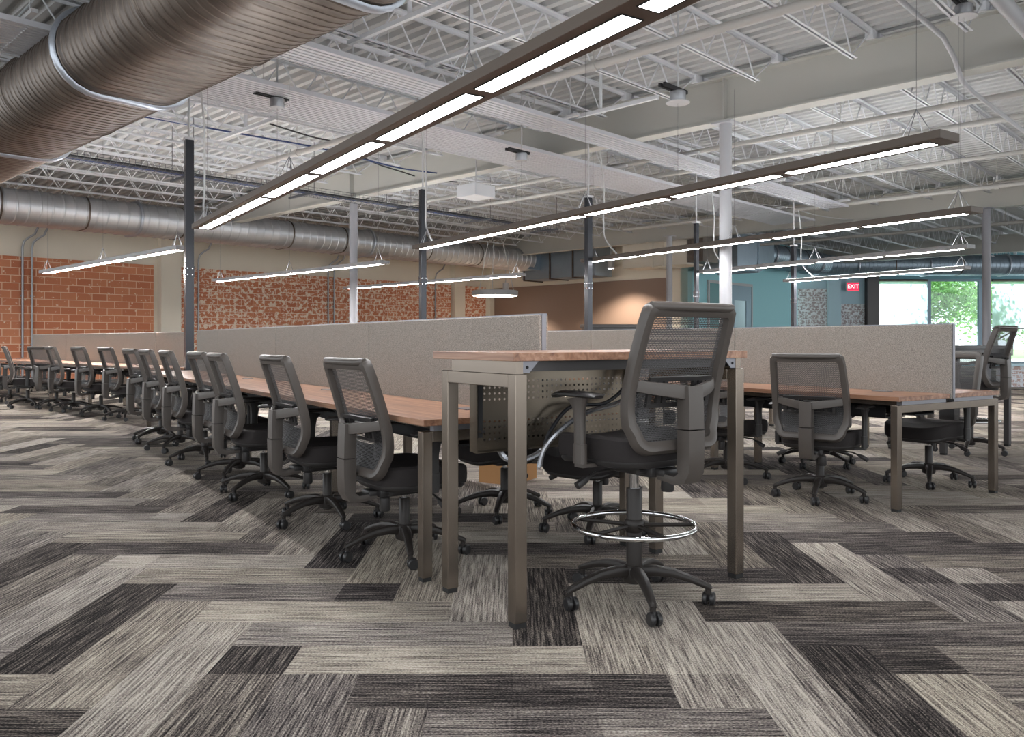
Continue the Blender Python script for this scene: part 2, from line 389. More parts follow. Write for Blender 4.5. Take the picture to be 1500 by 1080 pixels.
def build_floor():
    vs = []; fs = []; uvs = []; tone = []
    rng = random.Random(11)
    def quad(x0, y0, x1, y1, horiz, t, w_, ou, ov):
        o = len(vs)
        vs.extend([(x0, y0, 0), (x1, y0, 0), (x1, y1, 0), (x0, y1, 0)])
        fs.append((o, o+1, o+2, o+3))
        for (x, y) in ((x0, y0), (x1, y0), (x1, y1), (x0, y1)):
            uvs.append((x+ou, y+ov) if horiz else (y+ou, x+ov))
        tone.extend([(t, w_, 0, 1)]*4)
    ix0, ix1, iy0, iy1 = -100, 110, -22, 150
    for iy in range(iy0, iy1):
        for ix in range(ix0, ix1):
            s = (ix+iy) % 8
            if s == 0: horiz = True; w_, h_ = 4, 1
            elif s == 4: horiz = False; w_, h_ = 1, 4
            else: continue
            X0, Y0 = OX+(ix-4)*PW, OY+iy*PW
            X1, Y1 = X0+w_*PW, Y0+h_*PW
            r = rng.random()
            if r < 0.16: t = rng.uniform(0.2, 0.34)
            elif r < 0.52: t = rng.uniform(0.44, 0.58)
            else: t = rng.uniform(0.60, 0.76)
            warm = rng.random()
            ou, ov = rng.uniform(0, 50), rng.uniform(0, 50)
            if horiz: L0, L1, W0, W1 = X0, X1, Y0, Y1
            else: L0, L1, W0, W1 = Y0, Y1, X0, X1
            mine = [(ix+q, iy) if horiz else (ix, iy+q) for q in range(4)]
            ov4 = [CELLS.get(c) for c in mine]
            cuts = [0.0, 1.0]
            k = rng.random()
            if k < 0.7: cuts.insert(1, rng.choice((0.22, 0.35, 0.5, 0.65, 0.78)))
            if any(x is not None for x in ov4): cuts = [0, 0.25, 0.5, 0.75, 1.0]; rest = [x for x in ov4 if x is not None]; t = sum(rest)/len(rest) if len(rest) > 1 else t
            for a0, a1 in zip(cuts[:-1], cuts[1:]):
                ws = [0.0, 1.0]
                if rng.random() < 0.55: ws.insert(1, rng.choice((0.33, 0.5, 0.66)))
                for b0, b1 in zip(ws[:-1], ws[1:]):
                    tt = t+rng.uniform(-0.13, 0.13)
                    if len(cuts) == 5: o4 = ov4[int(a0*4+0.01)]; tt = (t if o4 is None else o4)+rng.uniform(-0.05, 0.05)
                    l0, l1 = L0+(L1-L0)*a0, L0+(L1-L0)*a1; q0, q1 = W0+(W1-W0)*b0, W0+(W1-W0)*b1
                    if horiz: quad(l0, q0, l1, q1, True, tt, warm, ou, ov)
                    else: quad(q0, l0, q1, l1, False, tt, warm, ou, ov)
    me = bpy.data.meshes.new('floor'); me.from_pydata(vs, [], fs); me.update()
    ul = me.uv_layers.new(name='UVMap'); ul.data.foreach_set('uv', [c for p in uvs for c in p])
    ca = me.color_attributes.new('tone', 'FLOAT_COLOR', 'CORNER'); ca.data.foreach_set('color', [c for p in tone for c in p])
    me.materials.append(M_carpet)
    o = bpy.data.objects.new('floor', me); COL.objects.link(o); struct(o)
build_floor()

# ------------------------------------------------------------------ chairs
def make_chair(S, stool, label, name, cat):
    root = thing(name, label, cat)
    # seat cushion
    def seat_rings(specs, hw, y0, y1):
        rings = []; cy = (y0+y1)/2; hl = (y1-y0)/2
        for (sc_, z) in specs:
            rg = []
            for k in range(40):
                a = 2*PI*k/40; ca, sa = math.cos(a), math.sin(a)
                rr = (abs(ca)**4+abs(sa)**4)**(-0.25)
                x = ca*rr*(hw-(1-sc_)*0.06); y = sa*rr*(hl-(1-sc_)*0.06)
                taper = 1.0-0.07*max(0, -y/hl)
                zz = z - 0.028*max(0, (y/hl-0.35)/0.65)**2 + 0.012*(abs(x)/hw)**2*(1 if z > S-0.03 else 0)
                rg.append(Vector((x*taper, cy+y, zz)))
            rings.append(rg)
        return rings
    m = MB(); m.ring_loft(seat_rings([(0.72, S-0.088), (0.93, S-0.085), (1.0, S-0.065), (1.02, S-0.035), (0.98, S-0.012), (0.8, S), (0.2, S-0.004), (-1.5, S-0.008)], 0.25, -0.215, 0.285))
    m.build('seat', M_seat, root)
    m = MB(); m.ring_loft(seat_rings([(0.3, S-0.118), (0.75, S-0.112), (0.97, S-0.094), (0.97, S-0.086)], 0.245, -0.21, 0.275))
    m.build('seat_shell', M_blackplastic, root)
    # back
    def prof(h):       # forward offset against height over the seat
        P = [(-0.05, -0.262), (-0.02, -0.244), (0.05, -0.218), (0.13, -0.212), (0.22, -0.228), (0.32, -0.257), (0.42, -0.29), (0.52, -0.325)]
        for (h0, y0), (h1, y1) in zip(P[:-1], P[1:]):
            if h <= h1:
                t = (h-h0)/(h1-h0); return y0+(y1-y0)*t
        return P[-1][1]
    def pn(h):
        d = (prof(h+0.02)-prof(h-0.02))/0.04
        return Vector((0, 1, -d)).normalized()
    def hw(h):
        P = [(-0.03, 0.205), (0.05, 0.226), (0.15, 0.236), (0.3, 0.232), (0.52, 0.222)]
        for (h0, y0), (h1, y1) in zip(P[:-1], P[1:]):
            if h <= h1: return y0+(y1-y0)*max(0, (h-h0)/(h1-h0))
        return P[-1][1]
    loop = []; rc = 0.05; hb, ht = -0.025, 0.51
    def corner(cx, ch, a0, a1, r):
        for i in range(6):
            a = a0+(a1-a0)*i/5; loop.append((cx+r*math.cos(a), ch+r*math.sin(a)))
    for i in range(1, 6): loop.append((-0.15+0.30*i/6, hb))
    corner(hw(hb)-rc, hb+rc, -PI/2, 0, rc)
    for i in range(1, 10): h = hb+rc+(ht-0.03-hb-rc)*i/10; loop.append((hw(h), h))
    corner(hw(ht)-0.03, ht-0.03, 0, PI/2, 0.03)
    for i in range(1, 6): loop.append((0.19-0.38*i/6, ht))
    corner(-hw(ht)+0.03, ht-0.03, PI/2, PI, 0.03)
    for i in range(9, 0, -1): h = hb+rc+(ht-0.03-hb-rc)*i/10; loop.append((-hw(h), h))
    corner(-hw(hb)+rc, hb+rc, PI, 1.5*PI, rc)
    pts = [Vector((x, prof(h), S+h)) for x, h in loop]; nr = [pn(h) for x, h in loop]
    wd = [0.041+(0.012 if h > ht-0.02 else 0)+(0.006 if h < 0.1 else 0) for x, h in loop]
    m = MB(); m.sweep(pts, nr, wd, 0.052, closed=True, power=4.5)
    tp = [Vector((x, prof(ht)-0.012-0.01*(1-(x/0.2)**2), S+ht+0.012)) for x in [-0.22+0.44*i/10 for i in range(11)]]
    m.sweep(tp, Vector((0, 1, 0.25)), 0.034, [0.03]+[0.052]*9+[0.03], power=2.6)
    m.build('back_frame', M_plastic, root)
    nx, nh = 14, 22; vs = []; fs = []
    for j in range(nh+1):
        h = hb+0.008+(ht-hb-0.016)*j/nh
        for i in range(nx+1):
            x = -1+2*i/nx; vs.append((x*(hw(h)-0.006), prof(h)+0.004-0.012*(1-x*x), S+h))
    for j in range(nh):
        for i in range(nx): q = j*(nx+1)+i; fs.append((q, q+1, q+nx+2, q+nx+1))
    m = MB(); m.add(vs, fs, 0, True); m.build('back_mesh', M_mesh, root)
    # lumbar pad behind the mesh
    m = MB(); zc = S+0.19
    yl = lambda h: prof(h)-0.028
    for (x0, x1, h0, h1) in ((-0.17, 0.17, 0.235, 0.252), (-0.17, 0.17, 0.135, 0.15), (-0.17, -0.15, 0.15, 0.235), (0.15, 0.17, 0.15, 0.235),
                             (-0.09, -0.07, 0.15, 0.235), (0.07, 0.09, 0.15, 0.235), (-0.15, 0.15, 0.192, 0.202), (-0.035, 0.035, 0.165, 0.222), (-0.12, -0.1, 0.15, 0.235), (0.1, 0.12, 0.15, 0.235)):
        hm = (h0+h1)/2; m.box(((x0+x1)/2, yl(hm)-0.004, S+hm), (x1-x0, 0.014, h1-h0), Matrix.Rotation(-math.atan2(pn(hm).z, pn(hm).y)*-1, 3, 'X'))
    m.build('lumbar_support', M_blackplastic, root)
    # back upright with its two arms
    yb = -0.318
    m = MB()
    m.sweep([(0, yb+0.004, S+0.215), (0, yb, S+0.15), (0, yb-0.002, S+0.05)], (0, 1, 0), 0.084, 0.066, power=14)
    m.sweep([(0, yb-0.003, S+0.046), (0, yb-0.002, S-0.03), (0, yb, S-0.115), (0, yb+0.01, S-0.142), (0, yb+0.045, S-0.155), (0, yb+0.14, S-0.148)], [Vector((0, 1, 0))]*3+[Vector((0, 0.8, 0.6)), Vector((0, 0.2, 1)), Vector((0, 0, 1))], 0.088, [0.068, 0.068, 0.064, 0.05, 0.034, 0.028], power=14)
    for s in (-1, 1):
        m.sweep([(s*0.02, yb-0.006, S+0.19), (s*0.06, yb+0.002, S+0.196), (s*0.14, yb+0.036, S+0.207), (s*0.205, prof(0.22)-0.012, S+0.218), (s*0.232, prof(0.225), S+0.224)], (0, 0, 1), 0.024, [0.056, 0.056, 0.052, 0.048, 0.04], power=6)
    m.build('back_upright', M_plastic, root)
    # mechanism, knob, lever
    m = MB(); m.box((0, -0.04, S-0.135), (0.13, 0.26, 0.045), bev=0.01); m.box((0, -0.19, S-0.135), (0.09, 0.06, 0.03), bev=0.006); m.cyl((-0.1, -0.13, S-0.135), (0.1, -0.13, S-0.135), 0.012, seg=8)
    for x in (-0.2, 0.2): m.box((x*0.55, 0.03, S-0.118), (0.24, 0.05, 0.012))
    m.build('tilt_mechanism', M_blackplastic, root)
    m = MB(); m.lathe([(0.02, S-0.155), (0.026, S-0.16), (0.028, S-0.215), (0.024, S-0.225)], (0.055, -0.14, 0), 12); m.build('tension_knob', M_blackplastic, root)
    for s, yy in ((1, 0.05), (-1, 0.0)):
        m = MB(); m.tube([(s*0.06, yy, S-0.135), (s*0.2, yy+0.01, S-0.145), (s*0.25, yy+0.01, S-0.165)], 0.006, 6); m.sweep([(s*0.235, yy+0.01, S-0.158), (s*0.26, yy+0.01, S-0.17), (s*0.30, yy+0.01, S-0.19)], (0, 1, 0), [0.014, 0.03, 0.03], [0.014, 0.028, 0.028])
        m.build('lever', M_blackplastic, root)
    # armrests
    for s in (-1, 1):
        m = MB(); x = s*0.292
        m.sweep([(x, 0.0, S-0.1), (x, 0.0, S-0.02)], (0, 1, 0), 0.04, 0.062, power=3)
        m.sweep([(x, 0.0, S-0.03), (x, 0.002, S+0.07), (x, 0.006, S+0.13), (x, 0.012, S+0.165)], (0, 1, 0), [0.034, 0.034, 0.036, 0.046], [0.054, 0.054, 0.07, 0.13], power=3)
        m.box((s*0.2, 0.0, S-0.108), (0.2, 0.05, 0.014))
        a = m.build('armrest', M_plastic if stool else M_blackplastic, root)  # light on the stool's arms is put in as a greyer plastic
        m = MB(); m.sweep([(x, -0.115, S+0.172), (x, -0.10, S+0.176), (x, 0.0, S+0.178), (x, 0.10, S+0.177), (x, 0.14, S+0.168), (x, 0.152, S+0.16)], (0, 0, 1), [0.05, 0.075, 0.088, 0.09, 0.08, 0.05], [0.012, 0.022, 0.026, 0.024, 0.018, 0.008], power=2.6)
        m.build('arm_pad', M_blackplastic, a)
    # column
    m = MB()
    if stool:
        m.lathe([(0.033, 0.10), (0.033, 0.47), (0.03, 0.475)], seg=18); m.cyl((0, 0, 0.47), (0, 0, S-0.15), 0.021, seg=14, mat=1)
    else:
        m.lathe([(0.027, 0.07), (0.028, 0.10), (0.028, S-0.185), (0.024, S-0.18)], seg=18); m.cyl((0, 0, S-0.185), (0, 0, S-0.15), 0.016, seg=12, mat=1)
    m.build('gas_lift', [M_base, M_chrome], root)
    # five star base
    m = MB(); m.lathe([(0.03, 0.075), (0.045, 0.08), (0.05, 0.11), (0.046, 0.145), (0.036, 0.155)], seg=20)
    base = m.build('base', M_base, root)
    for k in range(5):
        a = 2*PI*k/5+0.3; c, s = math.cos(a), math.sin(a)
        P = [(0.02, 0.125, 0.056, 0.05), (0.09, 0.132, 0.05, 0.046), (0.16, 0.126, 0.044, 0.038), (0.23, 0.107, 0.038, 0.03), (0.285, 0.086, 0.034, 0.026), (0.306, 0.078, 0.03, 0.024), (0.313, 0.07, 0.026, 0.02)]
        m = MB(); m.sweep([(r*c, r*s, z) for r, z, w_, d in P], (0, 0, 1), [q[2] for q in P], [q[3] for q in P], power=3)
        m.cyl((0.303*c, 0.303*s, 0.05), (0.303*c, 0.303*s, 0.085), 0.013, seg=10)
        m.build('leg', M_base, base)
        ca = a+R.uniform(-1.4, 1.4); m = MB(); cc = Vector((0.303*c, 0.303*s, 0)); ax = Vector((math.cos(ca), math.sin(ca), 0)); fw = Vector((-ax.y, ax.x, 0))
        for q in (-1, 1): m.ring_loft([[cc+fw*0.012+ax*q*t+(fw*math.cos(2*PI*i/16)+Vector((0, 0, 1))*math.sin(2*PI*i/16))*rr+Vector((0, 0, 0.0275)) for i in range(16)] for t, rr in ((0.006, 0.025), (0.008, 0.0275), (0.020, 0.0275), (0.025, 0.022))])
        m.cyl(cc+fw*0.012-ax*0.01+Vector((0, 0, 0.0275)), cc+fw*0.012+ax*0.01+Vector((0, 0, 0.0275)), 0.012, seg=8)
        m.sweep([cc+Vector((0, 0, 0.06)), cc+Vector((0, 0, 0.052)), cc+fw*0.012+Vector((0, 0, 0.03))], ax, 0.026, 0.022, power=2.5, seg=8)
        m.build('caster', M_caster, base)
    if stool:
        m = MB(); m.tube([(0.255*math.cos(2*PI*i/48), 0.255*math.sin(2*PI*i/48), 0.318) for i in range(48)], 0.0115, 10, closed=True)
        ring = m.build('foot_ring', M_chrome, root)
        m = MB()
        for k in range(5): a = 2*PI*k/5+0.75; m.tube([(0.03*math.cos(a), 0.03*math.sin(a), 0.318), (0.246*math.cos(a), 0.246*math.sin(a), 0.314)], 0.009, 8)
        m.lathe([(0.034, 0.29), (0.042, 0.3), (0.042, 0.335), (0.034, 0.345)], seg=18)
        m.build('spokes', M_base, ring)
    return root

def base_turn(o, ang):
    for k in kids(o):
        if k.name.split('.')[0] == 'base': k.rotation_euler = (0, 0, ang)
task0 = make_chair(0.47, False, '', 'task_chair', 'chair')
used = [False]
def task_chair(p, rz, turn, label, group):
    if not used[0]: o = task0; used[0] = True
    else: o = dup(task0)
    place(o, (p[0], p[1], 0), rz); base_turn(o, turn)
    o['label'] = label; o['group'] = group
    return o
FB = TA-PI/2              # facing the benches from their left
FA = TA                   # facing along the rows
FBm = TA+PI/2
g = 'task chairs along the left side of the front bench'
near = [(3.82, 1.84, 0.55, 0.05, 'mesh-back task chair nearest the two steel legs, on the left side of the front bench'),
        (4.79, 1.79, 0.9, 0.0, 'second mesh-back task chair from the bar table, on the left side of the front bench'),
        (5.89, 1.73, 1.25, -0.03, 'third mesh-back task chair from the bar table, on the left side of the front bench'),
        (6.67, 1.76, 0.3, 0.03, 'fourth mesh-back task chair from the bar table, half hidden behind the third'),
        (7.68, 1.72, 0.8, 0.0, 'fifth mesh-back task chair from the bar table, on the left side of the front bench'),
        (8.72, 1.72, 0.2, 0.05, 'sixth mesh-back task chair from the bar table, close to the black power pole'),
        (9.61, 1.70, 1.1, 0.12, 'seventh mesh-back task chair from the bar table, last before the bench bends')]
for a, b, t, dr, lab in near: task_chair(pab(a, b), FB+dr, t, lab, g)
g = 'task chairs along the far bent bench'
FU = TU-PI/2
far = [(4.55, 11.75, 0.4, 0.0, 'task chair at the bent far bench, first past the power pole'),
       (4.53, 12.75, 1.0, 0.03, 'task chair at the bent far bench, second past the power pole'),
       (4.48, 13.75, 0.2, -0.05, 'task chair at the bent far bench, third past the power pole, beside a narrow one'),
       (4.50, 14.6, 0.7, 0.35, 'narrow-looking task chair at the bent far bench, turned side-on'),
       (4.22, 15.1, 0.1, -0.3, 'task chair in front of the brick wall, at the far end of the bent bench'),
       (4.3, 16.4, 0.5, 0.0, 'task chair cut by the left edge of the photo, beyond the bent bench screens')]
for u, v, t, dr, lab in far: task_chair(puv(u, v), FU+dr, t, lab, g)
g = 'task chairs in the aisle behind the front bench'
task_chair(pab(3.66, 2.98), FBm+0.25, 0.5, 'task chair pushed under the bar table from behind, seat showing beside the stool', g)
task_chair(pab(4.36, 2.80), FBm-0.1, 0.95, 'task chair seen between the bar table legs, in front of the cardboard box', g)
g = 'task chairs at the second bench'
task_chair(pab(3.60, 4.92), FB+0.36, 0.8, 'task chair showing its back square-on at the near end of the second bench', g)
task_chair(pab(4.52, 5.0), FB+0.1, 0.4, 'task chair at the second bench, half hidden behind the right bar table leg', g)
task_chair(pab(5.55, 5.0), FB, 0.9, 'third task chair along the left side of the second bench, mostly behind the stool', g)
task_chair(pab(3.51, 6.12), FBm, 0.55, 'task chair on the far side of the second bench, seat showing through its end frame', g)
task_chair(pab(4.55, 6.2), FBm, 0.2, 'task chair deeper along the far side of the second bench, behind the nearer one', g)
stool0 = make_chair(0.70, True, 'tall drafting stool with chrome foot ring at the front bar table', 'drafting_stool', 'stool')
place(stool0, tuple(pab(2.60, 2.315)), FA+0.02); base_turn(stool0, 0.13); stool0['group'] = 'tall stools at the bar tables'
s2 = dup(stool0); place(s2, tuple(pab(4.25, 8.13)), FA+0.1); base_turn(s2, 0.6); s2['label'] = 'far drafting stool at the backlit bar table in front of the windows'

# ------------------------------------------------------------------ benches, screens, bar tables
def bench(name, label, loc, rz, seams, near_end=True):
    root = thing(name, label, 'desk', loc, rz, 'long double benches')
    W = 0.625; gap = 0.03; ys = seams
    for s in (-1, 1):
        for y0, y1 in zip(ys[:-1], ys[1:]):
            m = MB(); m.box2((s*gap, y0+0.001, 0.706), (s*W, y1-0.001, 0.735), bev=0.002); m.build('desktop', M_wood, root)
            m = MB(); m.box2((s*0.13, y0+0.35, 0.735), (s*0.13+0.07*s, y0+0.47, 0.741), bev=0.002); m.build('power_hatch', M_trim, root)
        m = MB(); m.box2((s*0.42, ys[0]+0.03, 0.665), (s*0.46, ys[-1]-0.03, 0.706)); m.build('rail', M_steel, root)
        m = MB(); m.box2((s*0.06, ys[0]+0.3, 0.56), (s*0.3, ys[-1]-0.3, 0.57)); m.box2((s*0.295, ys[0]+0.3, 0.56), (s*0.3, ys[-1]-0.3, 0.64)); m.build('cable_tray', M_dark, root)
    for y in (ys[0]+0.035, ys[-1]-0.035):
        for s in (-1, 1):
            m = MB(); m.box2((s*W-s*0.05-0.0, y-0.025, 0.018), (s*W-0.0*s, y+0.025, 0.68), bev=0.003); lg = m.build('leg', M_steel, root)
            m = MB(); m.box2((s*W-s*0.047, y-0.022, 0.0), (s*W-s*0.003, y+0.022, 0.018)); m.build('foot_cap', M_foot, lg)
            m = MB(); m.box2((s*0.05, y-0.018, 0.68), (s*(W-0.06), y+0.018, 0.706)); m.build('support_channel', M_trim, root)
        m = MB(); m.box2((-W+0.05, y-0.025, 0.63), (W-0.05, y+0.025, 0.68), bev=0.003); m.build('end_rail', M_steel, root)
    for y in ys[1:-1]:
        for s in (-1, 1):
            m = MB(); m.box2((s*0.25, y-0.025, 0.018), (s*0.30, y+0.025, 0.665), bev=0.003); lg = m.build('leg', M_steel, root)
            m = MB(); m.box2((s*0.253, y-0.022, 0.0), (s*0.297, y+0.022, 0.018)); m.build('foot_cap', M_foot, lg)
        m = MB(); m.box2((-0.5, y-0.02, 0.665), (0.5, y+0.02, 0.705)); m.build('cross_rail', M_steel, root)
    return root
def screens(loc, rz, ys, labels, group, zt=1.225):
    for i, (y0, y1) in enumerate(zip(ys[:-1], ys[1:])):
        t = thing('privacy_screen', labels[i], 'screen', loc, rz, group)
        m = MB(); m.box2((-0.026, y0+0.004, 0.70), (0.026, y1-0.003, zt-0.006), bev=0.004); m.build('fabric_panel', M_fabric, t)
        m = MB(); m.box2((-0.02, y0+0.003, zt-0.012), (0.02, y1-0.003, zt)); m.box2((-0.012, y0, 0.70), (0.012, y0+0.006, zt)); m.build('edge_trim', M_trim, t)
ORD = ['nearest', 'second', 'third', 'fourth', 'fifth']
def scr_labels(where, n): return ['%s grey fabric screen from the near end of %s' % (ORD[i] if i else 'first', where) for i in range(n)]
L1o = tuple(pab(0, 2.31))
bench('bench_desk', 'long walnut-topped double bench behind the front bar table, lined with task chairs', L1o, TA, [3.30, 5.31, 7.42, 9.53, 10.5])
screens(L1o, TA, [3.245, 5.31, 7.42, 9.53, 10.62], scr_labels('the front bench', 4), 'screens on the front bench')
L1l = tuple(puv(5.17, 0))
bench('bench_desk', 'bent continuation of the front bench running to the brick wall', L1l, TU, [10.75, 12.3, 14.26, 16.18, 18.1, 20.0])
screens(L1l, TU, [11.27, 12.3, 14.26, 16.18, 18.1], ['grey fabric screen on the bent bench, %s past the power pole' % q for q in ('first', 'second', 'third', 'fourth')], 'screens on the bent bench')
L2o = tuple(pab(0, 5.52))
bench('bench_desk', 'second double bench with a free portal frame end, right of the drafting stool', L2o, TA, [3.0, 4.877, 6.86, 8.85, 10.8])
screens(L2o, TA, [2.99, 4.877, 6.86, 8.85, 10.85], scr_labels('the second bench', 4), 'screens on the second bench', 1.21)
L3o = tuple(pab(0, 8.30))
bench('bench_desk', 'third bench row, hidden behind the second bench and its screens', L3o, TA, [5.05, 7.0, 8.9, 10.4])
screens(L3o, TA, [5.0, 7.0, 8.9, 10.2], scr_labels('the third bench', 3), 'screens on the third bench', 1.2)

def bar_table(name, label, loc, rz, steel, wood):
    t = thing(name, label, 'table', loc, rz, 'bar-height tables at the bench ends')
    # local x across (b), y along (a); near-left corner of the top at 0,0
    TWx, TWy = 1.29, 0.65
    m = MB(); m.box2((0, 0, 1.014), (TWx, TWy, 1.046), bev=0.002); m.build('tabletop', wood, t)
    for x in (0.04, TWx-0.04):
        for y in (0.035, TWy-0.085):
            m = MB(); m.box2((x-0.027, y-0.027, 0.02), (x+0.027, y+0.027, 0.965), bev=0.003); lg = m.build('leg', steel, t)
            m = MB(); m.box2((x-0.024, y-0.024, 0), (x+0.024, y+0.024, 0.02)); m.build('foot_cap', M_foot, lg)
        m = MB(); m.box2((x-0.027, 0.062, 0.912), (x+0.027, TWy-0.112, 0.965), bev=0.003); m.build('end_rail', steel, t)
        m = MB(); m.box2((x-0.016, 0.02, 0.965), (x+0.016, TWy-0.13, 1.014)); m.build('support_channel', steel, t)
        s = 1 if x < TWx/2 else -1
        m = MB()
        for yy in (0.03, 0.034):
            pass
        xa = x+s*0.016; m.add([(xa, 0.022, 0.968), (xa, 0.022, 1.014), (xa+s*0.075, 0.022, 1.014), (xa+s*0.03, 0.022, 0.968), (xa, 0.028, 0.968), (xa, 0.028, 1.014), (xa+s*0.075, 0.028, 1.014), (xa+s*0.03, 0.028, 0.968)],
              [(0, 1, 2, 3), (7, 6, 5, 4), (0, 4, 5, 1), (1, 5, 6, 2), (2, 6, 7, 3), (3, 7, 4, 0)]); m.cyl((xa+s*0.02, 0.019, 0.99), (xa+s*0.02, 0.023, 0.99), 0.006, seg=8, mat=1)
        m.build('corner_bracket', [M_trim, M_dark], t)
    m = MB(); m.box2((0.06, 0.06, 0.972), (TWx-0.06, 0.10, 1.012)); m.box2((0.06, TWy-0.18, 0.972), (TWx-0.06, TWy-0.14, 1.012)); m.build('rail', M_steel_dark, t)
    return t
bt = bar_table('bar_table', 'front bar-height table with a walnut top on four square steel legs', tuple(pab(2.568, 1.688)), TA, M_steel, M_wood)
bar_table('bar_table', 'far bar-height table by the windows, top coloured dark as backlit, beside the far stool', tuple(pab(4.27, 7.72)), TA, M_steel_dark, M_dark_or_backlit)  # backlit darkness of the top is put into its colour
# perforated panel hung under the front bar table
pp = MB(); px0, px1, pz0, pz1, py = 0.13, 1.02, 0.605, 0.955, 0.52
cell = 0.0262; n = 32; x = px0+0.045; rows = [pz1-0.045-cell*i for i in range(4)]+[pz0+0.05+cell*i for i in range(4)][::-1]
rows = sorted(rows)
def holed(xc, zc, r):
    vs = []; k = 8
    for i in range(k):
        a = 2*PI*i/k+PI/8; vs.append((xc+r*math.cos(a), py, zc+r*math.sin(a)))
    h = cell/2; sq = [(h, h*0.414), (h*0.414, h), (-h*0.414, h), (-h, h*0.414), (-h, -h*0.414), (-h*0.414, -h), (h*0.414, -h), (h, -h*0.414)]
    vs += [(xc+a, py, zc+b) for a, b in sq]
    fs = [(i, (i+1) % 8, 8+(i+1) % 8, 8+i) for i in range(8)]
    vs += [(xc+a*h, py, zc+b*h) for a, b in ((1, 1), (-1, 1), (-1, -1), (1, -1))]
    fs += [(8+0, 16, 8+1), (8+2, 17, 8+3), (8+4, 18, 8+5), (8+6, 19, 8+7)]
    fs = [(8, 15, 0+7, 0) if False else f for f in fs]
    vs2 = [Vector(p) for p in vs]
    pp.add(vs2, fs)
order8 = None
for zc in rows:
    for i in range(n): holed(x+cell*(i+0.5), zc, 0.0055)
def strip(z0, z1, x0=x, x1=x+cell*n): pp.add([(x0, py, z0), (x1, py, z0), (x1, py, z1), (x0, py, z1)], [(0, 1, 2, 3)])
prev = pz0
for zc in rows:
    if zc-cell/2 > prev+1e-5: strip(prev, zc-cell/2)
    prev = zc+cell/2
strip(prev, pz1); strip(pz0, pz1, px0, x); strip(pz0, pz1, x+cell*n, px1)
pp.box2((px0, py-0.03, pz0), (px0+0.004, py+0.03, pz1)); pp.box2((px1-0.004, py-0.03, pz0), (px1, py+0.03, pz1)); pp.box2((px0, py-0.03, pz0-0.003), (px1, py+0.0, pz0)); pp.box2((px0, py-0.0, pz1), (px1, py+0.03, pz1+0.02))
pan = pp.build('perforated_panel', M_perf, bt)
m = MB(); m.box2((px0+0.022, py-0.006, pz0+0.06), (px0+0.045, py-0.001, pz1-0.02)); m.build('slot', M_dark, pan)
m = MB()
for zz in (pz0+0.09, pz1-0.045): m.cyl((px0+0.03, py-0.03, zz), (px0+0.03, py, zz), 0.008, seg=10); m.cyl((px0+0.042, py-0.024, zz), (px0+0.042, py, zz), 0.006, seg=8)
m.build('bolt', M_chrome, pan)
# cable hoses under the front bar table
def hose(name, pts, r, mat, label, cat='cable', sm=6):
    P = [Vector(p) for p in pts]; out = []
    for i in range(len(P)-1):
        p0, p1, p2, p3 = P[max(i-1, 0)], P[i], P[i+1], P[min(i+2, len(P)-1)]
        for k in range(sm):
            t = k/sm; out.append(0.5*((2*p1)+(p2-p0)*t+(2*p0-5*p1+4*p2-p3)*t*t+(3*p1-p0-3*p2+p3)*t**3))
    out.append(P[-1])
    mm = MB(); mm.tube(out, r, 8); o = mm.build(name, mat)
    return tag(o, label, cat) if label else o
def lb(b, a, z): p = pab(2.568+a, 1.688+b); return (p.x, p.y, z)
hose('power_hose', [lb(0.99, 0.46, 0.97), lb(0.97, 0.43, 0.86), lb(0.86, 0.40, 0.80), lb(0.66, 0.40, 0.76), lb(0.52, 0.42, 0.68), lb(0.46, 0.45, 0.60), lb(0.44, 0.46, 0.52)], 0.012, M_hose, 'steel-coloured power hose looping down in front of the perforated panel')
hose('power_cable', [lb(0.94, 0.44, 0.97), lb(0.92, 0.42, 0.88), lb(0.78, 0.41, 0.80), lb(0.6, 0.43, 0.79), lb(0.50, 0.44, 0.70), lb(0.47, 0.46, 0.62)], 0.009, M_cable_b, 'black cable curling in front of the perforated panel')
hose('power_hose', [lb(0.30, 0.58, 0.60), lb(0.33, 0.56, 0.555), lb(0.42, 0.55, 0.545), lb(0.52, 0.56, 0.575), lb(0.55, 0.58, 0.62)], 0.014, M_hose, 'silver ribbed hose sagging below the perforated panel')
hose('power_cable', [lb(1.04, 0.5, 1.0), lb(1.03, 0.47, 0.9), lb(1.05, 0.48, 0.75), lb(1.04, 0.5, 0.60)], 0.008, M_cable_b, 'black cable hanging straight at the right end of the perforated panel')
# cardboard box
cb = thing('cardboard_box', 'brown cardboard box with a white label on the floor behind the front bench', 'box', tuple(pab(5.4, 3.5)), TA+0.5)
m = MB(); m.box2((-0.2, -0.15, 0), (0.2, 0.15, 0.3)); m.build('carton', M_box, cb)
m = MB(); m.box2((-0.06, -0.152, 0.21), (0.03, -0.15, 0.27)); m.build('shipping_label', M_paper, cb)

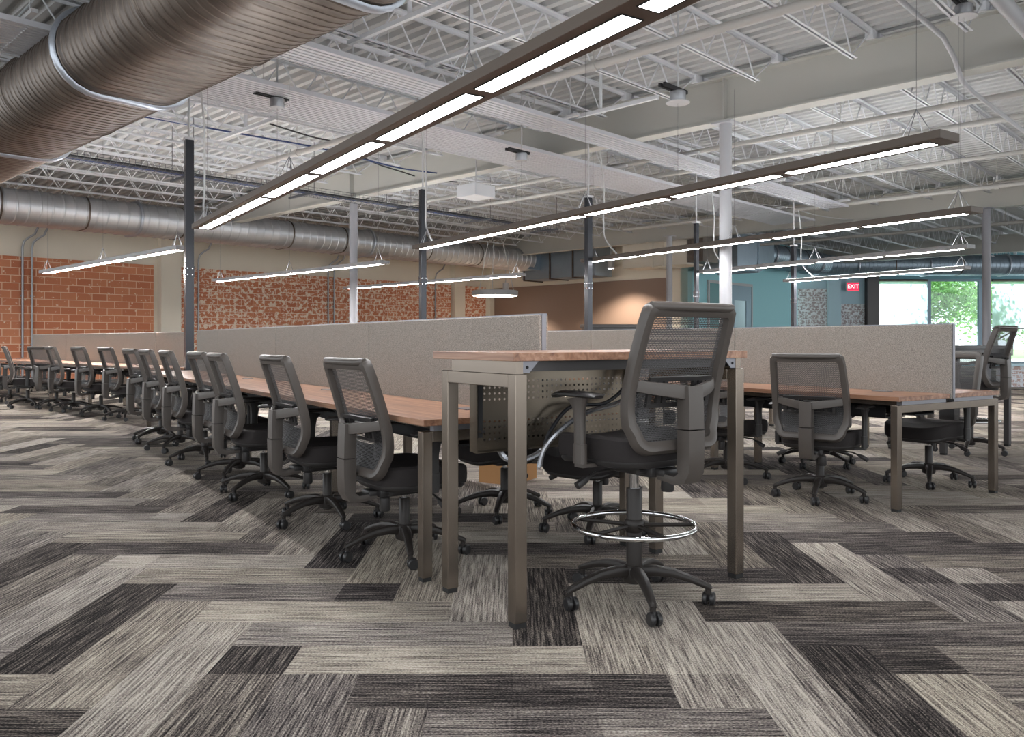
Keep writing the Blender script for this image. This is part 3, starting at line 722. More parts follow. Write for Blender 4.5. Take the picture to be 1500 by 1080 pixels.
# ------------------------------------------------------------------ power poles
def pole(p, z1, wd, rz, label, end):
    t = thing('power_pole', label, 'pole', (p[0], p[1], 0), rz, 'black power poles at the bench bends')
    m = MB(); m.box2((-wd/2, -wd/2, 0), (wd/2, wd/2, z1), bev=0.004); m.build('shaft', M_post, t)
    m = MB(); m.box2((-wd/2-0.004, -wd/2-0.004, 1.92), (wd/2+0.004, wd/2+0.004, 2.06)); pl = m.build('splice_plate', M_post, t)
    m = MB()
    for x in (-0.03, 0.03):
        for z in (1.95, 2.03):
            m.cyl((x, -wd/2-0.012, z), (x, -wd/2-0.003, z), 0.008, seg=8); m.cyl((-wd/2-0.012, x, z), (-wd/2-0.003, x, z), 0.008, seg=8)
    m.build('bolts', M_chrome, pl)
    m = MB(); m.box2((-0.06, -0.06, z1), (0.06, 0.06, z1+0.03)); m.cyl((0, 0, z1+0.03), (0.0, 0, 4.5), 0.014, seg=8); m.build('ceiling_conduit', M_white, t)
    return t
poles = [(Vector((-4.18, 10.6, 0)), 3.69, 0.105, TA, 'black power pole where the front bench bends, tallest at left'),
         (pab(11.0, 5.6), 3.36, 0.085, TA, 'black power pole rising behind the front bench screens, left of the ring lamp'),
         (pab(10.45, 8.32), 3.42, 0.095, TA, 'black power pole in front of the brown wall, left of the stool back'),
         (pab(11.25, 11.6), 3.36, 0.075, TA, 'thin black power pole just left of the teal wall'),
         (pab(11.8, 15.2), 3.2, 0.09, TA, 'thin black power pole at the right end of the teal wall')]
for p, z1, wd, rz, lab in poles: pole(p, z1, wd, rz, lab, None)

# ------------------------------------------------------------------ linear pendant lights
def bar_light(loc, rz, y0, nseg, seg, zb, wid, lens_w, housing, label, group, hang, ztop=4.5):
    """runs along local +y from y0"""
    L = nseg*seg+0.12; t = thing('linear_pendant', label, 'light', loc, rz, group)
    m = MB(); m.box2((-wid/2, y0, zb+0.004), (wid/2, y0+L, zb+0.062), bev=0.004)
    hs = m.build('housing', housing, t)
    m = MB(); m.box2((-wid/2+0.04, y0+0.05, zb+0.062), (wid/2-0.04, y0+L-0.05, zb+0.066)); m.build('added_uplight', M_up_far_added if housing is M_fixgrey else M_up_added, t)  # added glowing strip, unseen from below, brightens the ceiling
    for k in range(nseg):
        a0 = y0+0.06+k*seg+0.05; a1 = a0+seg-0.1
        m = MB(); m.box2((-lens_w/2, a0, zb), (lens_w/2, a1, zb+0.0055), bev=0.0015); m.build('lens', M_lens_far if housing is M_fixgrey else M_lens, t)
        m = MB()
        for q in (-1, 1):
            m.box2((q*(lens_w/2), a0-0.006, zb-0.001), (q*(lens_w/2+0.007), a1+0.006, zb+0.005))
            yy = a0-0.006 if q < 0 else a1
            m.box2((-lens_w/2, yy, zb-0.001), (lens_w/2, yy+0.006, zb+0.005))
        m.build('gasket', M_dark, t)
    for fy in hang:
        m = MB(); yy = y0+L*fy
        for q in (-1, 1): m.tube([(q*(wid/2-0.02), yy, zb+0.06), (0, yy, zb+0.26)], 0.003, 5)
        for q in (-1, 1): m.tube([(0, yy+q*0.12, zb+0.06), (0, yy, zb+0.26)], 0.003, 5)
        m.tube([(0, yy, zb+0.25), (0, yy, ztop)], 0.0016, 4)
        m.build('hanger', M_wire, t)
    return t
ZL = 2.41
bar_light(tuple(pab(0, 2.24)), TA, 1.155, 7, 1.265, ZL, 0.235, 0.108, M_fix, 'long bronze linear pendant above the front bench, nearest and largest', 'linear pendants over the benches', (0.3, 0.64, 0.97))
bar_light(tuple(pab(0, 5.36)), TA, 2.93, 6, 1.265, ZL, 0.235, 0.108, M_fix, 'second long linear pendant, above the second bench', 'linear pendants over the benches', (0.03, 0.5, 0.97))
bar_light(tuple(pab(0, 8.6)), TA, 4.42, 5, 1.265, ZL, 0.235, 0.108, M_fix, 'third linear pendant, crossing behind the white round column', 'linear pendants over the benches', (0.03, 0.5, 0.97))
bar_light(tuple(pab(0, 11.85)), TA, 6.18, 4, 1.265, ZL, 0.235, 0.108, M_fixgrey, 'fourth linear pendant, in front of the teal wall top', 'linear pendants over the benches', (0.03, 0.5, 0.97))
bar_light(tuple(pab(0, 15.2)), TA, 7.98, 3, 1.3, ZL, 0.235, 0.108, M_fixgrey, 'fifth linear pendant, lowest in view, above the exit sign', 'linear pendants over the benches', (0.03, 0.97))
for (u, v0, lab) in ((5.24, 11.6, 'short linear pendant over the bent bench, at the left by the brick wall'), (8.6, 11.25, 'short linear pendant in front of the brick wall, middle of three'), (12.1, 11.3, 'short linear pendant in front of the brick wall, beside the ring lamp')):
    bar_light(tuple(puv(u, 0)), TU, v0, 4, 1.5, ZL, 0.2, 0.125, M_fixgrey, lab, 'linear pendants near the brick wall', (0.03, 0.5, 0.97))

# ring lamp, downlight
rl = thing('ring_lamp', 'round glowing disc pendant hanging in front of the brown wall', 'light', ((725-CX)/F*24, 24, 2.42))
m = MB(); m.ring_loft([[Vector((r*math.cos(2*PI*k/48), r*math.sin(2*PI*k/48), z)) for k in range(48)] for r, z in ((0.655, 0.0), (0.68, 0.02), (0.68, 0.14), (0.655, 0.15), (0.2, 0.16))]); m.build('drum', M_fixgrey, rl)
m = MB(); m.lathe([(0.05, -0.012), (0.60, -0.012), (0.65, -0.002), (0.65, 0.003)], seg=48); m.build('diffuser', emit('ring_glow', (1, 0.88, 0.72, 1), 14.0), rl)
m = MB()
for a in (0.4, 2.5, 4.6): m.tube([(0.6*math.cos(a), 0.6*math.sin(a), 0.14), (0.25*math.cos(a), 0.25*math.sin(a), 1.6)], 0.012, 5)
m.build('hanger', M_cable_w, rl)
def downlight(loc, label, watts):
    dl = thing('downlight', label, 'light', loc, 0, 'white can downlights')
    m = MB(); m.lathe([(0.115, 0.01), (0.115, 0.36), (0.1, 0.37)], seg=20); m.cyl((0, 0, 0.37), (0, 0, 1.7), 0.015, seg=6); m.build('can', M_white, dl)
    m = MB(); m.lathe([(0.02, 0.004), (0.1, 0.004), (0.1, 0.010)], seg=20); m.build('bulb', M_lens, dl)
    l = bpy.data.lights.new('spot', 'SPOT'); l.energy = watts; l.spot_size = math.radians(125); l.spot_blend = 0.6; l.color = (1, 0.88, 0.74); l.shadow_soft_size = 0.1
    lo = bpy.data.objects.new('spot', l); COL.objects.link(lo); lo.parent = dl; lo.location = (0, 0, -0.02)
downlight(((895-CX)/F*28.5, 28.5, 3.62), 'small white cylinder downlight hanging in front of the brown wall', 900)
downlight(tuple(puv(22.9, 22.3, 3.0)), 'added white cylinder downlight near the brick corner, hidden behind the ring lamp', 800)  # extra lamp kept out of sight, added to light the brown wall

# ------------------------------------------------------------------ ceiling: deck, joists, girders
def build_deck():
    m = MB(); v0, v1 = -9, 26; u = -4.2; pts = []
    while u < 46:
        pts += [(u, 4.98), (u+0.085, 4.98), (u+0.11, 5.045), (u+0.185, 5.045)]; u += 0.21
    vs = []; fs = []
    for i, (uu, z) in enumerate(pts): vs += [(uu, v0, z), (uu, v1, z)]
    for i in range(len(pts)-1): fs.append((2*i, 2*i+1, 2*i+3, 2*i+2))
    m.add(vs, fs); o = m.build('ceiling', M_deck); o.rotation_euler = (0, 0, TU); struct(o)
    bm = bmesh.new(); bm.from_mesh(o.data)       # the deck stops at the window wall
    bmesh.ops.bisect_plane(bm, geom=bm.verts[:]+bm.edges[:]+bm.faces[:], plane_co=(36.35*UU[1], 36.35*VV[1], 0), plane_no=(UU[1], VV[1], 0), clear_outer=True)
    bm.to_mesh(o.data); bm.free()
build_deck()
U1, U2, U3, U0 = 10.65, 21.9, 33.1, -0.5
def girder(u, v0, v1, label):
    t = thing('roof_girder', label, 'beam', tuple(puv(u, 0)), TU, 'roof girders'); t['kind'] = 'structure'
    m = MB(); m.box2((-0.125, v0, 4.24), (0.125, v1, 4.262)); m.build('bottom_flange', M_girder, t)
    m = MB(); m.box2((-0.008, v0, 4.262), (0.008, v1, 4.85)); m.build('web', M_girder, t)
    m = MB(); m.box2((-0.125, v0, 4.85), (0.125, v1, 4.872)); m.build('top_flange', M_girder, t)
    return t
g1 = girder(U1, -12, 24.5, 'wide cream steel roof girder crossing the ceiling behind the near white column')
girder(U2, -12, 24.5, 'second cream roof girder, farther back over the right grey column')
girder(U3, -12, 15, 'third roof girder, at the far right near the windows')
for v in (5.93, 15.07):
    m = MB(); m.box2((-0.11, v-0.008, 4.262), (0.11, v+0.008, 4.85)); m.build('stiffener', M_girder, g1)
def joist_mesh(L):
    zt, zb = 4.98, 4.50
    m1 = MB(); m1.box2((0.0, -0.055, zt-0.012), (L, -0.012, zt)); m1.box2((0, 0.012, zt-0.012), (L, 0.055, zt)); m1.box2((0, -0.016, zt-0.05), (L, -0.012, zt)); m1.box2((0, 0.012, zt-0.05), (L, 0.016, zt))
    for x in (0.0, L-0.16): m1.box2((x, -0.05, 4.872), (x+0.16, 0.05, zt-0.012))
    xs0, xs1 = 0.62, L-0.62
    m2 = MB(); m2.box2((xs0, -0.04, zb), (xs1, -0.012, zb+0.008)); m2.box2((xs0, 0.012, zb), (xs1, 0.04, zb+0.008)); m2.box2((xs0, -0.016, zb), (xs1, -0.012, zb+0.032)); m2.box2((xs0, 0.012, zb), (xs1, 0.016, zb+0.032))
    m3 = MB(); npan = max(2, round((xs1-xs0)/0.62)); dx = (xs1-xs0-0.2)/npan
    pts = [(0.12, 0, zt-0.03)]
    for i in range(npan+1):
        pts.append((xs0+0.1+i*dx, 0, zb+0.015))
        if i < npan: pts.append((xs0+0.1+(i+0.5)*dx, 0, zt-0.02))
    pts.append((L-0.12, 0, zt-0.03))
    for p, q in zip(pts[:-1], pts[1:]): m3.cyl(p, q, 0.010, seg=5, caps=False)
    return m1, m2, m3
def joists(u0, u1, vs, label, group):
    first = {}
    for v in vs:
        ue = min(u1, (35.7-VV[1]*v)/UU[1]); L = round(ue-u0, 2)
        if L < 2.5: continue
        if L not in first:
            t = first[L] = thing('roof_joist', label, 'joist', tuple(puv(u0, v)), TU, group)
            a, b, c = joist_mesh(L); a.build('top_chord', M_joist, t); b.build('bottom_chord', M_joist, t); c.build('web', M_joist, t)
        else:
            o = dup(first[L]); place(o, tuple(puv(u0, v)), TU)
vall = [2.61+1.252*k for k in range(-9, 18)]
joists(U0, U1-0.03, [v for v in vall if v > 1.0], 'white open-web roof joist in the near bay, left of the cream girder', 'open-web joists in the near roof bay')
joists(U1+0.03, U2-0.03, [v for v in vall if v > -4], 'white open-web roof joist in the middle bay, between the two cream girders', 'open-web joists in the middle roof bay')
joists(U2+0.03, U3-0.03, [v for v in vall if -8 < v < 16], 'open-web roof joist in the far right bay over the teal wall', 'open-web joists in the far roof bay')
joists(U3+0.03, 44.5, [v for v in vall if -4 < v < 9], 'open-web roof joist beyond the third girder, by the windows', 'open-web joists by the windows')

# columns
def column(p, r, z1, mat, label):
    t = thing('steel_column', label, 'column', (p[0], p[1], 0), TU, 'round steel columns'); t['kind'] = 'structure'
    m = MB(); m.cyl((0, 0, 0.012), (0, 0, z1-0.02), r, seg=28); m.build('shaft', mat, t)
    m = MB(); m.box2((-0.13, -0.16, z1-0.02), (0.13, 0.16, z1)); m.build('cap_plate', mat, t)
    m = MB(); m.box2((-0.14, -0.14, 0), (0.14, 0.14, 0.012)); m.build('base_plate', mat, t)
column(puv(U1, 5.95), 0.088, 4.24, M_column, 'near round white steel column right of the stool back')
column(puv(U1, 15.07), 0.09, 4.24, M_column_d, 'round grey steel column rising behind the front bench screens')
column(((1445-CX)/F*19.4, 19.4), 0.09, 4.24, M_column_d, 'round grey steel column between the windows at right')
column(((980.5-CX)/F*24.5, 24.5), 0.09, 4.24, M_column, 'slim white column in front of the brown wall, above the stool back')

# radiant panels
def radiant(u0, u1, v0, v1, z, label, bend=None):
    t = thing('radiant_panel', label, 'ceiling panel', tuple(puv(0, 0)), TU, 'ribbed white radiant panels')
    n = max(4, int(round((v1-v0)/0.075))); prof = []
    dv = (v1-v0)/n
    for i in range(n): prof += [(v0+i*dv, z), (v0+(i+0.68)*dv, z), (v0+(i+0.7)*dv, z+0.03), (v0+(i+0.98)*dv, z+0.03)]
    prof.append((v1, z)); m = MB(); vs = []; fs = []
    for v, zz in prof: vs += [(u0, v, zz), (u1, v, zz)]
    for i in range(len(prof)-1): fs.append((2*i, 2*i+1, 2*i+3, 2*i+2))
    m.add(vs, fs); m.box2((u0, v0, z+0.031), (u1, v1, z+0.045))
    m.build('ribbed_sheet', M_panel, t)
    m = MB()
    for v in (v0, v1): m.box2((u0, v-0.03, z-0.012), (u1, v+0.005, z+0.045))
    m.build('edge_rail', M_panel, t)
    u = u0+1.5
    while u < u1:
        m = MB(); c = MB()
        c.box2((u-0.03, v0-0.25, z+0.05), (u+0.03, v1+0.25, z+0.09))
        for v in (v0-0.1, v1+0.1): m.cyl((u, v, z+0.09), (u, v, 4.95), 0.006, seg=5)
        for k in range(int((v1-v0)/0.075)): m.cyl((u+0.03, v0+0.04+k*0.075, z-0.012), (u+0.03, v0+0.04+k*0.075, z+0.0), 0.013, seg=6)
        m.build('hanger_rods', M_white, t); c.build('cross_channel', M_white, t)
        u += 3.2
    return t
radiant(1.0, 20.6, 8.98, 10.05, 4.19, 'wide ribbed white radiant ceiling panel crossing under the cream girder')
radiant(1.0, 19.0, 7.5, 7.98, 4.19, 'narrow ribbed white radiant ceiling panel, nearer than the wide one')

# sprinkler pipes
def pipe(name, pts, r, mat, label, group='roof pipes', couplings=()):
    t = thing(name, label, 'pipe', (0, 0, 0), 0, group)
    m = MB(); m.tube(pts, r, 12); m.build('run', mat, t)
    if couplings:
        d = (Vector(pts[-1])-Vector(pts[0])).normalized()
        for c in couplings:
            p = Vector(pts[0]).lerp(Vector(pts[-1]), c); m = MB(); m.cyl(p-d*0.05, p+d*0.05, r*1.35, seg=12); m.cyl(p, p+Vector((0, 0, 0.62)), 0.007, seg=5); m.build('coupling', mat, t)
    return t
pipe('sprinkler_pipe', [puv(7.78, -6, 4.4), puv(7.78, 16, 4.4)], 0.048, M_pipe, 'grey sprinkler main running beside the nearest linear pendant', couplings=(0.42, 0.55, 0.7, 0.85))
pipe('sprinkler_pipe', [puv(12.4, -6, 4.36), puv(12.4, 16, 4.36)], 0.04, M_pipe, 'sprinkler pipe just behind the cream girder, nearer of the pair', couplings=(0.3, 0.5, 0.7))
pipe('sprinkler_pipe', [puv(13.45, -6, 4.3), puv(13.45, 15, 4.3)], 0.045, M_pipe, 'sprinkler pipe behind the cream girder, farther of the pair', couplings=(0.35, 0.55, 0.75))
pipe('sprinkler_pipe', [puv(16.2, -5, 4.34), puv(16.2, 13, 4.34)], 0.04, M_pipe, 'sprinkler pipe in the middle bay above the second pendant', couplings=(0.3, 0.6))
pipe('sprinkler_pipe', [puv(19.2, -5, 4.3), puv(19.2, 14, 4.3)], 0.05, M_pipe, 'thick sprinkler pipe close in front of the second girder', couplings=(0.3, 0.5, 0.7))
pipe('sprinkler_pipe', [puv(25.4, -5, 4.3), puv(25.4, 12.9, 4.3)], 0.05, M_pipe, 'sprinkler pipe in the far right bay over the windows', couplings=(0.4, 0.6))
pipe('roof_drain_pipe', [puv(5.0, 2.05, 4.36), puv(14.5, 2.05, 4.36)], 0.075, M_column, 'thick white pipe cut by the top right corner of the photo')
pipe('conduit', [puv(6.0, 2.85, 4.48), puv(9.9, 2.85, 4.48), puv(10.3, 2.85, 4.36), puv(10.6, 2.85, 4.16), puv(11.0, 2.85, 4.12), puv(18, 2.85, 4.12)], 0.028, M_column, 'bent white conduit dipping under the cream girder at right')
pipe('conduit', [puv(11.2, -5, 4.75), puv(11.2, 13.5, 4.75)], 0.012, M_red, 'thin red sprinkler tube along the back of the cream girder')

# ducts (flat oval, spiral ribbed)
def oval_ring(cx, cz, flat, r, off, n=12):
    pts = []
    for i in range(n+1):
        a = -PI/2+PI*i/n; pts.append((cx+flat/2+(r+off)*math.cos(a), cz+(r+off)*math.sin(a)))
    for i in range(n+1):
        a = PI/2+PI*i/n; pts.append((cx-flat/2+(r+off)*math.cos(a), cz+(r+off)*math.sin(a)))
    return pts
def oval_duct(label, loc, rz, y0, y1, cx, cz, flat, r, pitch, flanges, bands, mat=None):
    t = thing('spiral_duct', label, 'duct', loc, rz, 'galvanised ducts')
    m = MB(); rings = []; y = y0
    while y < y1:
        for dy, off in ((0, 0), (pitch*0.80, 0), (pitch*0.86, pitch*0.06), (pitch*0.94, pitch*0.06)):
            rings.append([Vector((px, y+dy, pz)) for px, pz in oval_ring(cx, cz, flat, r, off)])
        y += pitch
    m.ring_loft(rings); b = m.build('body', mat or M_duct, t)
    for f in flanges:
        m = MB()
        prof = [(-0.035, 0.012), (-0.03, 0.05), (0.0, 0.055), (0.03, 0.05), (0.035, 0.012)]
        m.ring_loft([[Vector((px, f+dy, pz)) for px, pz in oval_ring(cx, cz, flat, r, off)] for dy, off in prof], caps=False)
        m.build('flange', M_duct_tape, t)
    for f in bands:
        m = MB(); m.ring_loft([[Vector((px, f+dy, pz)) for px, pz in oval_ring(cx, cz, flat, r, off)] for dy, off in ((-0.02, 0.007), (-0.018, 0.016), (0.018, 0.016), (0.02, 0.007))], caps=False); m.build('band', M_duct, t)
    return t
oval_duct('big flat-oval spiral duct crossing the top left of the ceiling', (0, 0, 0), TU, -3.0, 17.0, 3.37, 4.01, 0.55, 0.41, 0.115, (5.0, 8.77, 12.45, 16.2), (6.9, 10.6))
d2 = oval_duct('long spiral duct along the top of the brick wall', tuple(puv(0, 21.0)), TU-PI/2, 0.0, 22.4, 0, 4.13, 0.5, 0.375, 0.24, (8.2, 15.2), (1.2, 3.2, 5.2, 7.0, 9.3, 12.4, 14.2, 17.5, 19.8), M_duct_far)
m = MB()
for (ua, ub) in ((10.0, 11.6), (16.6, 18.0)):
    m.box2((-0.645, ua, 3.93), (-0.615, ub, 4.33))
d2g = m.build('grille', M_tray, d2)
m = MB()
for (ua, ub) in ((10.0, 11.6), (16.6, 18.0)):
    for (a, b, z0, z1) in ((ua-0.06, ub+0.06, 3.87, 3.93), (ua-0.06, ub+0.06, 4.33, 4.39), (ua-0.06, ua, 3.93, 4.33), (ub, ub+0.06, 3.93, 4.33)): m.box2((-0.66, a, z0), (-0.61, b, z1))
m.build('grille_frame', M_duct_tape, d2)
d3 = thing('rectangular_duct', 'grey rectangular duct box ending the brick-wall duct, by the brown wall', 'duct', (0, 0, 0), TU, 'galvanised ducts')
m = MB(); m.box2((22.9, 17.9, 3.42), (23.9, 21.4, 4.5)); m.box2((22.3, 20.5, 3.76), (22.95, 21.5, 4.5))
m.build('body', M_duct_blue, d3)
m = MB()
for v in (18.9, 20.0, 21.3): m.box2((22.86, v-0.03, 3.38), (23.94, v+0.03, 4.54))
m.build('seam', M_duct, d3)
ah = thing('air_handler', 'beige rectangular air duct box hung in front of the brown wall', 'duct', (0, 0, 0), TU, 'galvanised ducts')
m = MB(); m.box2((22.2, 13.75, 3.5), (23.2, 16.2, 4.45)); m.build('body', M_ducttan, ah)
m = MB(); m.box2((22.25, 13.2, 3.55), (23.15, 13.75, 4.4)); m.build('collar', M_duct, ah)
m = MB()
for v in (14.6, 15.0): m.box2((22.17, v-0.02, 3.47), (23.23, v+0.02, 4.48))
m.build('seam', M_ducttan, ah)
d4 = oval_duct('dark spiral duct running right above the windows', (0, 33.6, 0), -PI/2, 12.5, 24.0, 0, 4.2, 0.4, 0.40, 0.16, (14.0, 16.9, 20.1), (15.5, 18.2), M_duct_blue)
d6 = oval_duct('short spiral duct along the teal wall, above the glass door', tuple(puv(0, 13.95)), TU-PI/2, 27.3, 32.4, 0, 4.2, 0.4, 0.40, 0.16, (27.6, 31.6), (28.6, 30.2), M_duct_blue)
d5 = thing('rectangular_duct', 'blue-grey tapered duct box above the teal door', 'duct', (0, 0, 0), TU, 'galvanised ducts')
m = MB(); m.ring_loft([[Vector((u, 13.95-h, z0)), Vector((u, 13.95+h, z0)), Vector((u, 13.95+h, z1)), Vector((u, 13.95-h, z1))] for u, h, z0, z1 in ((24.4, 0.75, 3.45, 4.7), (25.9, 0.75, 3.45, 4.7), (27.3, 0.6, 3.8, 4.6))], smooth=False); m.build('body', M_duct_blue, d5)
m = MB(); m.box2((25.8, 13.17, 3.42), (25.88, 14.73, 4.73)); m.build('seam', M_duct_blue, d5)

# wire cable tray
ct = thing('cable_tray', 'dark wire basket cable tray running across under the joists at left', 'cable tray', (0, 0, 0), TU)
m = MB(); va, vb, zt = 13.95, 14.4, 4.0
for v in (va, va+0.09, va+0.18, va+0.27, va+0.36, vb): m.box2((0.5, v-0.003, zt), (16.5, v+0.003, zt+0.006))
for z in (zt+0.06, zt+0.11):
    for v in (va, vb): m.box2((0.5, v-0.003, z), (16.5, v+0.003, z+0.006))
u = 0.5
while u < 16.5:
    m.box2((u-0.003, va, zt-0.004), (u+0.003, vb, zt)); m.box2((u-0.003, va-0.002, zt), (u+0.003, va+0.002, zt+0.11)); m.box2((u-0.003, vb-0.002, zt), (u+0.003, vb+0.002, zt+0.11)); u += 0.1
m.build('basket', M_tray, ct)
u = 1.6
while u < 16.5:
    m = MB()
    m.box2((u-0.02, va-0.25, zt-0.05), (u+0.02, vb+0.25, zt-0.008))
    for v in (va-0.2, vb+0.2): m.cyl((u, v, zt-0.05), (u, v, 4.95), 0.006, seg=5)
    m.build('trapeze', M_tray, ct)
    u += 2.4
for i, (dv, mat, lab) in enumerate(((0.1, M_cable_b, 'black data cable bundle lying in the wire basket tray'), (0.25, M_cable_blue, 'blue data cable bundle lying in the wire basket tray'), (0.35, M_cable_w, 'grey-white data cable bundle lying in the wire basket tray'))):
    rr = random.Random(i); hose('cable_bundle', [puv(0.6+1.06*k, va+dv+rr.uniform(-0.03, 0.03), zt+0.032+(0.0)) for k in range(15)], 0.024, mat, lab, sm=3)

# hung sensors and small boxes under the joists
def sensor(px_, py_, Y, white, label):
    X = (px_-CX)/F*Y; z = H+(CY-py_)/F*Y
    t = thing('ceiling_sensor', label, 'sensor', (X, Y, z), TU, 'small boxes hung under the roof joists')
    m = MB(); m.lathe([(0.085, 0.0), (0.09, 0.01), (0.09, 0.11), (0.08, 0.12)], seg=20); m.build('can', M_pipe_dark, t)
    if white: m = MB(); m.lathe([(0.13, -0.012), (0.135, -0.004), (0.12, 0.006)], seg=24); m.build('disc', M_white, t)
    m = MB(); m.box2((-0.3, -0.03, 0.12), (0.16, 0.0, 0.16)); m.box2((-0.3, 0.03, 0.12), (0.16, 0.06, 0.16)); m.build('bracket', M_dark, t)
    m = MB(); m.cyl((0, 0, 0.12), (0, 0, 4.97-z), 0.012, seg=6); m.build('stem', M_white, t)
    m = MB(); m.cyl((0, 0, -0.9), (0, 0, 0), 0.0018, seg=4); m.build('drop_wire', M_wire, t)
sensor(993, 150, 9.2, True, 'round grey can with a white disc hung near the middle of the cream girder')
sensor(1412, 24, 8.6, True, 'round grey can with a white disc at the top right of the photo')
sensor(406, 158, 10.4, False, 'small grey can hung under the wide ribbed panel, left of the nearest pendant')
sensor(764, 236, 12.6, False, 'small grey can hung under the wide ribbed panel, near the photo centre')
jb = thing('junction_box', 'white rectangular box under the joists beside the wire tray', 'box', ((697-CX)/F*15, 15, H+(CY-290)/F*15), TU)
m = MB(); m.box2((-0.25, -0.25, 0), (0.25, 0.25, 0.22), bev=0.01); m.build('case', M_joist, jb)
m = MB(); m.cyl((0, 0, 0.22), (0, 0, 1.2), 0.012, seg=6); m.build('rod', M_white, jb)
for i, (px_, py_, Y, tiltz, L, lab) in enumerate(((690, 125, 9.5, 4.45, 1.6, 'white bridging channel under the joists, left of the nearest pendant'), (600, 60, 8.6, 4.47, 2.2, 'white bridging channel crossing the joists near the photo top'), (360, 200, 12.5, 4.3, 1.8, 'short white channel under the wide ribbed panel at left'), (880, 183, 11.5, 4.3, 1.9, 'thin white channel hanging in front of the cream girder'))):
    X = (px_-CX)/F*Y; m = MB(); m.box2((-0.025, -L/2, 0), (0.025, L/2, 0.05)); m.box2((-0.025, -0.01, 0.05), (0.025, 0.01, 0.0501+4.97-4.98+0.5-(tiltz-4.45)))
    o = m.build('bridging_channel', M_joist); o.location = (X, Y, tiltz); o.rotation_euler = (0, 0, TU); tag(o, lab, 'channel', 'white channels under the joists')
# loose white and blue cables through the joists
rr = random.Random(5)
for i, (u0, v0, u1, v1, z, mat, lab) in enumerate(((4.5, 12.6, 11, 12.2, 4.45, M_cable_blue, 'blue cable draped through the joists left of the dark pole'), (6.5, 11.6, 12, 13.3, 4.5, M_cable_b, 'black cable draped through the joists above the wire tray'), (10.9, 12.6, 17.5, 11.6, 4.42, M_cable_w, 'white cable draped between the joists behind the cream girder'), (16, 9.5, 22, 8.5, 4.3, M_cable_w, 'white cable sagging over the third pendant'), (17, 13.0, 21, 11.5, 4.3, M_cable_w, 'white cable sagging towards the beige duct box'))):
    hose('roof_cable', [puv(u0+(u1-u0)*k/6, v0+(v1-v0)*k/6+rr.uniform(-0.15, 0.15), z-0.12*math.sin(PI*(k % 2))+rr.uniform(-0.06, 0.06)) for k in range(7)], 0.014, mat, lab)
# white flex from the poles to the pendants
for (a, b, zt, lab) in ((10.55, 2.30, 3.75, 'white power cable curling down the tallest pole to the nearest pendant'), (10.75, 5.45, 3.6, 'white power cable beside the pole left of the ring lamp'), (10.4, 8.52, 3.6, 'white power cable beside the pole in front of the brown wall'), (11.05, 11.78, 3.5, 'white power cable beside the pole left of the teal wall'), (11.75, 15.3, 3.4, 'white power cable beside the pole right of the teal wall')):
    hose('power_cable', [pab(a, b, zt+0.6), pab(a-0.04, b+0.05, zt), pab(a-0.02, b+0.06, 3.0), pab(a-0.1, b+0.03, 2.75), pab(a-0.45, b-0.03, 2.475)], 0.012, M_cable_w, lab)

# ------------------------------------------------------------------ walls
def wall(name, u0, u1, v0, v1, z0, z1, mat, label=None):
    m = MB(); m.box2((0, 0, z0), (u1-u0, v1-v0, z1)); o = m.build(name, mat); o.location = puv(u0, v0); o.rotation_euler = (0, 0, TU); struct(o)
    return o
VW = 24.6
wall('wall_back', 2.0, 24.5, VW, VW+0.3, 0, 5.0, M_beige)
wall('wall_back', 2.0, 10.2, VW-0.06, VW, 0, 3.35, M_brick1)
wall('wall_back', 10.98, 22.05, VW-0.06, VW, 0, 3.35, M_brick2)
wall('wall_back', 22.75, 24.0, VW-0.06, VW, 0, 3.35, M_brick2)
wall('wall_back', 10.35, 10.95, VW-0.25, VW, 0, 4.98, M_beige)
wall('wall_back', 22.1, 22.65, VW-0.25, VW, 0, 4.98, M_beige)
o = MB().box2((0, 0, 0), (0.3, 9.9, 5.0)).build('wall_side', M_beige); o.location = puv(24.3, 15.0); o.rotation_euler = (0, 0, TU); struct(o)
o = MB().box2((-0.03, 0, 0), (0.0, 8.6, 3.3)).build('wall_side', M_brown); o.location = puv(24.3, 15.7); o.rotation_euler = (0, 0, TU); struct(o)
wall('wall_teal', 24.3, 32.7, 15.0, 15.3, 0, 4.98, M_teal)
# conduits on the brick wall
for u, lab in ((6.72, 'left grey conduit of the first pair on the brick wall'), (6.95, 'right grey conduit of the first pair on the brick wall'), (11.56, 'grey conduit on the brick wall just right of the tallest pole'), (16.25, 'left grey conduit of the second pair on the brick wall'), (16.5, 'right grey conduit of the second pair on the brick wall'), (21.2, 'single grey conduit on the brick wall before the far pilaster')):
    t = thing('wall_conduit', lab, 'conduit', tuple(puv(u, VW-0.10)), TU, 'grey conduits on the brick wall')
    m = MB(); m.tube([(0, 0, 0), (0, 0, 3.6), (0.03, -0.02, 3.75), (0.12, -0.08, 3.85), (0.25, -0.15, 3.95), (0.4, -0.3, 4.4)], 0.028, 8); m.build('run', M_pipe_dark, t)
    m = MB()
    for z in (1.0, 2.3, 3.3): m.box2((-0.04, 0.02, z-0.015), (0.04, 0.045, z+0.015))
    m.build('strap', M_pipe_dark, t)
